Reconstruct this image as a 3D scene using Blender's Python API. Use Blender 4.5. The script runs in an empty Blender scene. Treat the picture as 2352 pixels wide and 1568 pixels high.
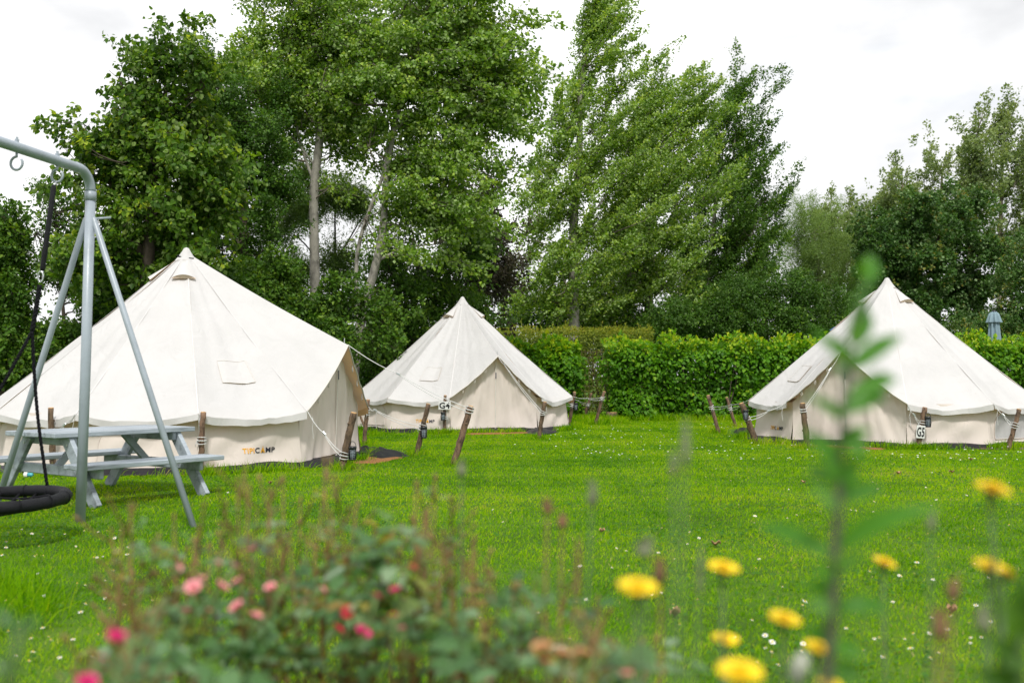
import bpy, math, random
import numpy as np
from mathutils import Vector, Matrix, noise as mnoise

rng = np.random.default_rng(7)
random.seed(7)
scene = bpy.context.scene
COL = scene.collection
R = math.radians
PI = math.pi

# ------------------------------------------------------------------ camera frame (units of a 2352 px wide picture)
FPX, CX, CY, EYE = 2287.0, 1176.0, 784.0, 1.15
PITCH = math.atan(82.0 / FPX)
CP, SP = math.cos(PITCH), math.sin(PITCH)

def ray(px, py):
    x, y = (px - CX) / FPX, (CY - py) / FPX
    return Vector((x, CP - y * SP, SP + y * CP))

def G(px, py, z=0.0):
    r = ray(px, py); t = (z - EYE) / r.z
    return Vector((r.x * t, r.y * t, z))

def W(px, py, Y):
    r = ray(px, py); t = Y / r.y
    return Vector((r.x * t, Y, EYE + r.z * t))

# ------------------------------------------------------------------ mesh helpers
class MB:
    """Collects boxes, tubes, sheets and builds ONE mesh."""
    def __init__(s):
        s.v, s.f, s.m = [], [], []
    def add(s, vs, fs, mi=0):
        o = len(s.v)
        s.v.extend([tuple(p) for p in vs])
        for f in fs:
            s.f.append(tuple(i + o for i in f)); s.m.append(mi)
    def tube(s, pts, radii, sides=8, mi=0, cap=True, jitter=0.0):
        pts = [Vector(p) for p in pts]
        if not hasattr(radii, '__len__'): radii = [radii] * len(pts)
        vs, fs = [], []
        n = len(pts)
        prev = None
        for i, p in enumerate(pts):
            t = (pts[min(i + 1, n - 1)] - pts[max(i - 1, 0)])
            if t.length < 1e-9: t = Vector((0, 0, 1))
            t.normalize()
            if prev is None:
                a = Vector((1, 0, 0)) if abs(t.x) < .8 else Vector((0, 1, 0))
                u = (a - t * a.dot(t)).normalized()
            else:
                u = prev - t * prev.dot(t)
                if u.length < 1e-6:
                    a = Vector((1, 0, 0)) if abs(t.x) < .8 else Vector((0, 1, 0))
                    u = a - t * a.dot(t)
                u.normalize()
            prev = u
            w = t.cross(u)
            for k in range(sides):
                a = 2 * PI * k / sides
                r = radii[i] * (1 + (random.uniform(-jitter, jitter) if jitter else 0))
                vs.append(p + (u * math.cos(a) + w * math.sin(a)) * r)
        for i in range(n - 1):
            for k in range(sides):
                k2 = (k + 1) % sides
                fs.append((i * sides + k, i * sides + k2, (i + 1) * sides + k2, (i + 1) * sides + k))
        if cap:
            fs.append(tuple(reversed(range(sides))))
            fs.append(tuple(range((n - 1) * sides, n * sides)))
        s.add(vs, fs, mi)
    def box(s, c, size, M=None, mi=0, bev=0.0):
        x, y, z = [k / 2 for k in size]
        M = M or Matrix.Identity(3)
        if bev <= 0:
            vs = [Vector((i * x, j * y, k * z)) for i in (-1, 1) for j in (-1, 1) for k in (-1, 1)]
            fs = [(0, 1, 3, 2), (4, 6, 7, 5), (0, 4, 5, 1), (2, 3, 7, 6), (0, 2, 6, 4), (1, 5, 7, 3)]
        else:
            b = min(bev, x * .9, y * .9, z * .9)
            vs, idx = [], {}
            for i in (-1, 1):
                for j in (-1, 1):
                    for k in (-1, 1):
                        for ax in range(3):
                            p = [i * (x - b), j * (y - b), k * (z - b)]
                            p[ax] = (i * x, j * y, k * z)[ax]
                            idx[(i, j, k, ax)] = len(vs); vs.append(Vector(p))
            fs = []
            for ax in range(3):
                o1, o2 = (ax + 1) % 3, (ax + 2) % 3
                for sg in (-1, 1):
                    q = []
                    for (a, bb) in ((-1, -1), (1, -1), (1, 1), (-1, 1)):
                        t = [0, 0, 0]; t[ax] = sg; t[o1] = a; t[o2] = bb
                        q.append(idx[(t[0], t[1], t[2], ax)])
                    fs.append(tuple(q if sg > 0 else q[::-1]))
                for a in (-1, 1):
                    for bb in (-1, 1):
                        t0 = [0, 0, 0]; t0[ax] = -1; t0[o1] = a; t0[o2] = bb
                        t1 = list(t0); t1[ax] = 1
                        q = (idx[(*t0, o1)], idx[(*t1, o1)], idx[(*t1, o2)], idx[(*t0, o2)])
                        fs.append(q if a * bb > 0 else q[::-1])
            for i in (-1, 1):
                for j in (-1, 1):
                    for k in (-1, 1):
                        q = (idx[(i, j, k, 0)], idx[(i, j, k, 1)], idx[(i, j, k, 2)])
                        fs.append(q if i * j * k > 0 else q[::-1])
        c = Vector(c)
        s.add([M @ v + c for v in vs], fs, mi)
    def beam(s, a, b, w, h, up=(0, 0, 1), bev=.006, mi=0):
        a, b = Vector(a), Vector(b)
        d = (b - a); L = d.length; d.normalize()
        up = Vector(up); u = (up - d * up.dot(d)).normalized()
        sdir = d.cross(u)
        M = Matrix((d, sdir, u)).transposed()
        s.box((a + b) / 2, (L, w, h), M, mi, bev)
    def grid(s, P, mi=0, flip=False):
        n, m = len(P), len(P[0])
        vs = [p for row in P for p in row]
        fs = []
        for i in range(n - 1):
            for j in range(m - 1):
                q = (i * m + j, i * m + j + 1, (i + 1) * m + j + 1, (i + 1) * m + j)
                fs.append(q[::-1] if flip else q)
        s.add(vs, fs, mi)
    def build(s, name, mats, parent=None, smooth=False, loc=None):
        me = bpy.data.meshes.new(name)
        me.from_pydata(s.v, [], s.f)
        mats = mats if isinstance(mats, (list, tuple)) else [mats]
        for m in mats: me.materials.append(m)
        if len(mats) > 1: me.polygons.foreach_set('material_index', s.m)
        if smooth: me.polygons.foreach_set('use_smooth', [True] * len(s.f))
        me.update()
        return link(name, me, parent, loc)

def link(name, data, parent=None, loc=None):
    o = bpy.data.objects.new(name, data)
    COL.objects.link(o)
    if parent is not None: o.parent = parent
    if loc is not None: o.location = loc
    return o

def tag(o, label=None, cat=None, group=None, kind=None):
    if label: o['label'] = label
    if cat: o['category'] = cat
    if group: o['group'] = group
    if kind: o['kind'] = kind
    return o

def thing(name, label, cat, loc=(0, 0, 0), rz=0.0, group=None):
    o = link(name, None); o.location = loc; o.rotation_euler = (0, 0, rz)
    o.empty_display_size = .2
    return tag(o, label, cat, group)

def np_mesh(name, V, loops, starts, mats, tint=None, mi=None, smooth=False):
    me = bpy.data.meshes.new(name)
    me.vertices.add(len(V)); me.vertices.foreach_set('co', np.ascontiguousarray(V, dtype=np.float32).ravel())
    me.loops.add(len(loops)); me.loops.foreach_set('vertex_index', np.ascontiguousarray(loops, dtype=np.int32))
    me.polygons.add(len(starts)); me.polygons.foreach_set('loop_start', np.ascontiguousarray(starts, dtype=np.int32))
    if tint is not None:
        at = me.attributes.new('tint', 'FLOAT', 'FACE')
        at.data.foreach_set('value', np.ascontiguousarray(tint, dtype=np.float32))
    for m in (mats if isinstance(mats, (list, tuple)) else [mats]): me.materials.append(m)
    me.update(calc_edges=True)
    return me

def unit(a):
    return a / np.maximum(np.linalg.norm(a, axis=1, keepdims=True), 1e-9)

def leaf_mesh(name, P, D, N, L, Wd, tint, mat, fold=.25, curl=.15, six=True):
    """leaves: a folded blade of two faces each, base at P, growing along D, facing N"""
    n = len(P)
    D = unit(D); N = unit(N - D * (N * D).sum(1, keepdims=True)); S = np.cross(D, N)
    L = L[:, None]; w = Wd[:, None] * .5
    tip = P + D * L - N * L * curl
    if six:
        a = lambda t, k, up: (P + D * L * t + S * w * k + N * (w * fold * abs(k)) - N * L * curl * t * t * up)
        V = np.stack([P, a(.22, .85, 1), a(.6, .8, 1), tip, a(.6, -.8, 1), a(.22, -.85, 1)], 1)
        k = 6; f = np.array([0, 1, 2, 3, 0, 3, 4, 5]); st = np.array([0, 4]); nl = 8
    else:
        V = np.stack([P, P + D * L * .42 + S * w + N * w * fold, tip, P + D * L * .42 - S * w + N * w * fold], 1)
        k = 4; f = np.array([0, 1, 2, 0, 2, 3]); st = np.array([0, 3]); nl = 6
    base = (np.arange(n) * k)[:, None]
    loops = (base + f[None]).ravel()
    starts = ((np.arange(n) * nl)[:, None] + st[None]).ravel()
    return np_mesh(name, V.reshape(-1, 3), loops, starts, mat, np.repeat(tint, 2))

# ------------------------------------------------------------------ materials
def mat(name):
    m = bpy.data.materials.new(name); m.use_nodes = True
    nt = m.node_tree
    return m, nt, nt.nodes['Principled BSDF'], nt.nodes['Material Output']

def N_(nt, t, **kw):
    n = nt.nodes.new(t)
    for k, v in kw.items():
        if k in n.inputs: n.inputs[k].default_value = v
        else: setattr(n, k, v)
    return n

def ramp(nt, stops):
    n = nt.nodes.new('ShaderNodeValToRGB')
    el = n.color_ramp.elements
    while len(el) < len(stops): el.new(.5)
    for e, (p, c) in zip(el, stops):
        e.position = p; e.color = (*c, 1)
    return n

def simple(name, c, rough=.6, var=.15, scale=8.0, metal=0.0, bump=0.0, bscale=60.0, spec=.5, stretch=None):
    m, nt, b, o = mat(name)
    tc = N_(nt, 'ShaderNodeTexCoord')
    src = tc.outputs['Object']
    if stretch:
        mp = N_(nt, 'ShaderNodeMapping'); mp.inputs['Scale'].default_value = stretch
        nt.links.new(src, mp.inputs[0]); src = mp.outputs[0]
    nz = N_(nt, 'ShaderNodeTexNoise', Scale=scale, Detail=6.0, Roughness=.65)
    nt.links.new(src, nz.inputs['Vector'])
    lo = tuple(max(0, k * (1 - var * 2)) for k in c); hi = tuple(min(1, k * (1 + var)) for k in c)
    r = ramp(nt, [(.3, lo), (.5, c), (.72, hi)])
    nt.links.new(nz.outputs['Fac'], r.inputs[0]); nt.links.new(r.outputs[0], b.inputs['Base Color'])
    b.inputs['Roughness'].default_value = rough; b.inputs['Metallic'].default_value = metal
    b.inputs['Specular IOR Level'].default_value = spec
    if bump:
        n2 = N_(nt, 'ShaderNodeTexNoise', Scale=bscale, Detail=5.0)
        nt.links.new(src, n2.inputs['Vector'])
        bp = N_(nt, 'ShaderNodeBump', Strength=bump, Distance=.01)
        nt.links.new(n2.outputs['Fac'], bp.inputs['Height']); nt.links.new(bp.outputs[0], b.inputs['Normal'])
    return m

def leafmat(name, stops, under, trans=.35, tcol=None, rough=.5, under_mix=.7, spec=.22):
    m, nt, b, o = mat(name)
    at = N_(nt, 'ShaderNodeAttribute'); at.attribute_name = 'tint'
    r = ramp(nt, stops); nt.links.new(at.outputs['Fac'], r.inputs[0])
    ge = N_(nt, 'ShaderNodeNewGeometry')
    mul = N_(nt, 'ShaderNodeMath', operation='MULTIPLY'); mul.inputs[1].default_value = under_mix
    nt.links.new(ge.outputs['Backfacing'], mul.inputs[0])
    mx = N_(nt, 'ShaderNodeMix', data_type='RGBA')
    nt.links.new(mul.outputs[0], mx.inputs[0]); nt.links.new(r.outputs[0], mx.inputs[6])
    mx.inputs[7].default_value = (*under, 1)
    nt.links.new(mx.outputs[2], b.inputs['Base Color'])
    b.inputs['Roughness'].default_value = rough; b.inputs['Specular IOR Level'].default_value = spec
    tr = N_(nt, 'ShaderNodeBsdfTranslucent')
    t2 = N_(nt, 'ShaderNodeMix', data_type='RGBA', blend_type='MULTIPLY'); t2.inputs[0].default_value = 1
    nt.links.new(r.outputs[0], t2.inputs[6]); t2.inputs[7].default_value = (*(tcol or (1.9, 1.8, .7)), 1)
    nt.links.new(t2.outputs[2], tr.inputs[0])
    ms = N_(nt, 'ShaderNodeMixShader'); ms.inputs[0].default_value = trans
    nt.links.new(b.outputs[0], ms.inputs[1]); nt.links.new(tr.outputs[0], ms.inputs[2])
    nt.links.new(ms.outputs[0], o.inputs[0])
    return m

def canvas(name, c, inner, trans=.12, dirt=True):
    m, nt, b, o = mat(name)
    tc = N_(nt, 'ShaderNodeTexCoord')
    nz = N_(nt, 'ShaderNodeTexNoise', Scale=1.3, Detail=8.0, Roughness=.6)
    nt.links.new(tc.outputs['Object'], nz.inputs['Vector'])
    r = ramp(nt, [(.3, tuple(k * .93 for k in c)), (.55, c), (.8, tuple(min(.9, k * 1.03) for k in c))])
    nt.links.new(nz.outputs['Fac'], r.inputs[0])
    # stains: small specks
    vo = N_(nt, 'ShaderNodeTexNoise', Scale=9.0, Detail=3.0, Roughness=.8)
    nt.links.new(tc.outputs['Object'], vo.inputs['Vector'])
    r2 = ramp(nt, [(.66, (1, 1, 1)), (.8, (.86, .82, .76))])
    nt.links.new(vo.outputs['Fac'], r2.inputs[0])
    mm = N_(nt, 'ShaderNodeMix', data_type='RGBA', blend_type='MULTIPLY'); mm.inputs[0].default_value = .7
    nt.links.new(r.outputs[0], mm.inputs[6]); nt.links.new(r2.outputs[0], mm.inputs[7])
    ge = N_(nt, 'ShaderNodeNewGeometry')
    mx = N_(nt, 'ShaderNodeMix', data_type='RGBA')
    nt.links.new(ge.outputs['Backfacing'], mx.inputs[0]); nt.links.new(mm.outputs[2], mx.inputs[6])
    mx.inputs[7].default_value = (*inner, 1)
    nt.links.new(mx.outputs[2], b.inputs['Base Color'])
    b.inputs['Roughness'].default_value = .85; b.inputs['Specular IOR Level'].default_value = .15
    mp = N_(nt, 'ShaderNodeMapping'); mp.inputs['Scale'].default_value = (1, 1, .45)
    nt.links.new(tc.outputs['Object'], mp.inputs[0])
    n2 = N_(nt, 'ShaderNodeTexNoise', Scale=4.5, Detail=3.0, Roughness=.45, Distortion=1.0)
    nt.links.new(mp.outputs[0], n2.inputs['Vector'])
    n3 = N_(nt, 'ShaderNodeTexNoise', Scale=420.0, Detail=1.0)
    nt.links.new(tc.outputs['Object'], n3.inputs['Vector'])
    ad = N_(nt, 'ShaderNodeMath', operation='MULTIPLY_ADD'); ad.inputs[1].default_value = .02
    nt.links.new(n3.outputs['Fac'], ad.inputs[0]); nt.links.new(n2.outputs['Fac'], ad.inputs[2])
    bp = N_(nt, 'ShaderNodeBump', Strength=.35, Distance=.05)
    nt.links.new(ad.outputs[0], bp.inputs['Height']); nt.links.new(bp.outputs[0], b.inputs['Normal'])
    tr = N_(nt, 'ShaderNodeBsdfTranslucent'); tr.inputs[0].default_value = (.85, .68, .48, 1)
    ms = N_(nt, 'ShaderNodeMixShader'); ms.inputs[0].default_value = trans
    nt.links.new(b.outputs[0], ms.inputs[1]); nt.links.new(tr.outputs[0], ms.inputs[2])
    nt.links.new(ms.outputs[0], o.inputs[0])
    return m

M = {}
M['roof'] = canvas('roof canvas', (.548, .542, .538), (.76, .48, .20))  # backface tan has the light through the cloth put into its colour
M['wall'] = canvas('wall canvas', (.65, .58, .53), (.45, .36, .27), .1)
M['seam_tape'] = simple('seam tape', (.53, .52, .51), .85, .03)
M['canvas_trim'] = simple('canvas trim', (.54, .51, .47), .85, .04)
M['vent_in'] = simple('vent lining', (.56, .44, .34), .8, .1)
M['mesh_win'] = simple('window mesh', (.36, .355, .35), .8, .05, bump=.3, bscale=400)
M['zip'] = simple('zip tape', (.58, .55, .5), .7, .05)
M['grey_tab'] = simple('grey tab', (.12, .12, .14), .6, .05)
M['black'] = simple('black sheet', (.012, .012, .015), .5, .3, 5, bump=.5, bscale=14, spec=.3)
M['mud'] = simple('mud wall', (.26, .16, .12), .7, .2, 6)
M['coir'] = simple('coir mat', (.25, .115, .032), .95, .3, 60, bump=.8, bscale=260)
M['gold'] = simple('gold print', (.68, .33, .012), .7, .03)
M['navy'] = simple('navy print', (.012, .014, .03), .6, .03)
M['bark_stake'] = simple('stake bark', (.115, .075, .045), .9, .55, 7, bump=1.0, bscale=34, stretch=(3, 3, 1))
M['bark_stake_red'] = simple('reddish stake bark', (.15, .092, .058), .9, .55, 8, bump=1.0, bscale=30, stretch=(3, 3, 1))
M['cut'] = simple('cut wood', (.50, .30, .13), .8, .2, 20)
M['rope_white'] = simple('white rope', (.60, .60, .59), .7, .08, 60, bump=.6, bscale=300)
M['rope_black'] = simple('black rope', (.008, .008, .011), .8, .3, 60, bump=.8, bscale=200, spec=.15)
M['plastic_black'] = simple('black plastic', (.014, .015, .018), .35, .15, 20)
M['lamp_glass'] = simple('lantern glass', (.32, .38, .44), .15, .1, 30)
M['sign_white'] = simple('sign white', (.62, .62, .61), .4, .04)
M['sign_black'] = simple('sign black', (.01, .01, .012), .4, .04)
M['metal_paint'] = simple('grey blue paint', (.30, .345, .392), .36, .09, 3.0, bump=.12, bscale=90)
M['steel'] = simple('galvanised steel', (.55, .57, .58), .3, .12, 20, metal=.8)
M['rubber'] = simple('black sleeve', (.008, .0085, .011), .6, .2, 30, bump=.6, bscale=220, spec=.2)
M['wood_paint'] = simple('painted boards', (.285, .325, .362), .5, .30, 5.5, bump=.35, bscale=55, stretch=(.25, 1.6, 1.6))
M['parasol'] = simple('parasol cloth', (.18, .26, .30), .8, .1, 6, bump=.3, bscale=10)
M['wire'] = simple('rusty wire', (.10, .055, .035), .8, .3, 30)
M['old_post'] = simple('weathered post', (.24, .20, .16), .9, .3, 9, bump=.6, bscale=40)
M['bark_pale'] = simple('pale bark', (.25, .235, .20), .85, .32, 5.5, bump=.8, bscale=26, stretch=(1, 1, .6))
M['bark_grey'] = simple('grey bark', (.16, .135, .105), .9, .4, 5, bump=1.0, bscale=24, stretch=(2, 2, .7))
M['bark_dark'] = simple('dark bark', (.065, .05, .036), .9, .4, 6, bump=.8, bscale=24)
M['soil'] = simple('soil', (.085, .055, .035), .95, .4, 12, bump=1.0, bscale=40)
M['teal'] = simple('teal plastic', (.05, .30, .36), .4, .05)
M['dry_leaf'] = simple('dry leaf', (.32, .19, .10), .8, .3, 30)
M['blue_sheet'] = simple('blue sheet', (.06, .13, .32), .6, .2, 12)
M['petal_white'] = simple('white petal', (.70, .70, .68), .7, .03)
M['stem_fine'] = simple('fine green stem', (.09, .17, .03), .6, .2, 30)
M['daisy_eye'] = simple('daisy eye', (.75, .50, .03), .8, .1)

# ------------------------------------------------------------------ world, sun, camera
SUN_EL, SUN_AZ = 54.0, 176.0     # azimuth measured clockwise from +Y (behind the camera, to its left)
world = bpy.data.worlds.new('World'); scene.world = world; world.use_nodes = True
nt = world.node_tree; bg = nt.nodes['Background']
sky = N_(nt, 'ShaderNodeTexSky', sky_type='NISHITA'); sky.sun_disc = False
sky.sun_elevation = R(SUN_EL); sky.sun_rotation = R(SUN_AZ)
sky.air_density = 1.0; sky.dust_density = 1.5
tc = N_(nt, 'ShaderNodeTexCoord'); mp = N_(nt, 'ShaderNodeMapping')
mp.inputs['Scale'].default_value = (1, 1, 2.2); mp.inputs['Location'].default_value = (1.9, .6, .3)
nz = N_(nt, 'ShaderNodeTexNoise', Scale=2.3, Detail=7.0, Roughness=.55)
nt.links.new(tc.outputs['Generated'], mp.inputs[0]); nt.links.new(mp.outputs[0], nz.inputs['Vector'])
cov = ramp(nt, [(.30, (.80, .80, .80)), (.40, (1, 1, 1))])
nt.links.new(nz.outputs['Fac'], cov.inputs[0])
nz2 = N_(nt, 'ShaderNodeTexNoise', Scale=3.6, Detail=6.0, Roughness=.5)
nt.links.new(mp.outputs[0], nz2.inputs['Vector'])
cl = ramp(nt, [(.34, (4.7, 4.77, 4.9)), (.47, (6.1, 6.13, 6.2)), (.64, (8.4, 8.4, 8.42))])
nt.links.new(nz2.outputs['Fac'], cl.inputs[0])
mx = N_(nt, 'ShaderNodeMix', data_type='RGBA')
nt.links.new(cov.outputs[0], mx.inputs[0]); nt.links.new(sky.outputs[0], mx.inputs[6]); nt.links.new(cl.outputs[0], mx.inputs[7])
nt.links.new(mx.outputs[2], bg.inputs[0]); bg.inputs[1].default_value = .10

sun = bpy.data.lights.new('sun', 'SUN'); sun.energy = 2.1; sun.angle = R(8); sun.color = (1, .965, .915)
so = link('sun', sun)
az, el = R(SUN_AZ), R(SUN_EL)
sdir = Vector((math.sin(az) * math.cos(el), math.cos(az) * math.cos(el), math.sin(el)))
so.rotation_euler = sdir.to_track_quat('Z', 'Y').to_euler(); so.location = sdir * 50

cam = bpy.data.cameras.new('camera'); cam.sensor_width = 36; cam.lens = FPX / 2352 * 36
cam.clip_start = .05; cam.clip_end = 2000
cam.dof.use_dof = True; cam.dof.focus_distance = 15.5; cam.dof.aperture_fstop = 2.4; cam.dof.aperture_blades = 9
co = link('camera', cam); co.location = (0, 0, EYE); co.rotation_euler = (PI / 2 + PITCH, 0, 0)
scene.camera = co
scene.view_settings.view_transform = 'Standard'; scene.view_settings.look = 'None'
scene.view_settings.exposure = .78; scene.view_settings.gamma = 1

# ------------------------------------------------------------------ ground
def ground():
    m, nt, b, o = mat('lawn soil')
    tc = N_(nt, 'ShaderNodeTexCoord')
    nz = N_(nt, 'ShaderNodeTexNoise', Scale=.8, Detail=9.0, Roughness=.7)
    nt.links.new(tc.outputs['Object'], nz.inputs['Vector'])
    r = ramp(nt, [(.30, (.035, .075, .008)), (.5, (.055, .12, .010)), (.68, (.085, .15, .018))])
    nt.links.new(nz.outputs['Fac'], r.inputs[0]); nt.links.new(r.outputs[0], b.inputs['Base Color'])
    b.inputs['Roughness'].default_value = .95; b.inputs['Specular IOR Level'].default_value = .1
    mb = MB()
    xs = [-400, -120, -40] + [x for x in range(-24, 25, 2)] + [40, 120, 400]
    ys = [-300, -60, -10] + [y for y in range(-2, 45, 2)] + [60, 120, 500]
    mb.grid([[(x, y, 0.0) for x in xs] for y in ys])
    tag(mb.build('lawn', m), kind='structure')
ground()

# ------------------------------------------------------------------ bell tents
TS = .968
TH, RE, ZE, RWT, RWB = 3.03, 2.66, .74, 2.50, 2.53
DOOR = 23.0
STEP = (360 - 2 * DOOR) / 10
SEAMS = [DOOR + STEP * k for k in range(11)]          # from +23 round to 337 (= -23)
PEAK = Vector((2.58, 0, 1.64))

def pol(r, a, z): return Vector((r * math.cos(a), r * math.sin(a), z))

def roof_seam(a, t):
    z = TH - (TH - ZE) * t - .055 * math.sin(PI * t) * (1 - .3 * t)
    r = RE * (t ** .985) + .008
    return pol(r, a, z)

def roof_pt(k, u, t, off=0.0):
    """panel k between seams k and k+1"""
    a, b = R(SEAMS[k]), R(SEAMS[k + 1])
    p = roof_seam(a, t).lerp(roof_seam(b, t), u)
    am = (a + b) / 2
    s = math.sin(PI * u)
    rad = Vector((math.cos(am), math.sin(am), 0))
    nrm = (rad * .65 + Vector((0, 0, .76)))
    bow = -.075 * s * t
    fold = .010 * t * t * math.sin(17 * u + 2.1 * k + 3 * t) * s + .006 * t * math.sin(31 * (u - .5) * (1.2 - t) + k) * s
    fold += .011 * t ** 3 * s * math.sin(43 * u + 1.3 * k + 6 * t) * (.5 + .5 * math.sin(3.1 * k + 7 * u)) + .007 * s * math.sin(60 * (u - .5) * (1 - .8 * t) * t + k)
    fold += .022 * (mnoise.noise(Vector((p.x * 1.6, p.y * 1.6, p.z * 1.6 + k))))
    p = p + nrm * (bow + fold + off)
    p.z -= .040 * s * max(0, t - .6) / .4
    return p

def wall_pt(k, u, v, off=0.0, seed=0):
    a, b = R(SEAMS[k]), R(SEAMS[k + 1])
    r = RWB + (RWT - RWB) * v + .05 * (1 - v) ** 3
    p = pol(r, a, .065 + v * (ZE - .065)).lerp(pol(r, b, .065 + v * (ZE - .065)), u)
    am = (a + b) / 2
    rad = Vector((math.cos(am), math.sin(am), 0))
    s = math.sin(PI * min(1, max(0, u))) ** .6
    d = .024 * math.sin(6.5 * u + 3.5 * v + k * 1.9 + seed) * s
    d += .015 * math.sin(19 * (u * .7 - v * .45) + k * 2.3 + seed) * s * (.4 + .6 * math.sin(PI * v))
    d += .034 * mnoise.noise(Vector((p.x * 1.8 + seed, p.y * 1.8, p.z * 2.6))) * s + .012 * mnoise.noise(Vector((p.x * 5 + seed, p.y * 5 + p.z * 4, p.z * 3))) * s
    return p + rad * (d + off)

def sheet(fn, nu, nv, u0=0, u1=1, v0=0, v1=1):
    return [[fn(u0 + (u1 - u0) * i / nu, v0 + (v1 - v0) * j / nv) for i in range(nu + 1)] for j in range(nv + 1)]

def text_mesh(body, size, weight=.022):
    cu = bpy.data.curves.new('txt', 'FONT'); cu.body = body; cu.size = size; cu.offset = weight * size
    cu.resolution_u = 3; cu.space_character = 1.08
    o = bpy.data.objects.new('txt', cu); COL.objects.link(o)
    dg = bpy.context.evaluated_depsgraph_get()
    me = bpy.data.meshes.new_from_object(o.evaluated_get(dg))
    vs = [v.co.copy() for v in me.vertices]; fs = [tuple(p.vertices) for p in me.polygons]
    bpy.data.objects.remove(o); bpy.data.meshes.remove(me); bpy.data.curves.remove(cu)
    x0 = min(v.x for v in vs); x1 = max(v.x for v in vs)
    return [Vector((v.x - x0, v.y, 0)) for v in vs], fs, x1 - x0

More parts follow.
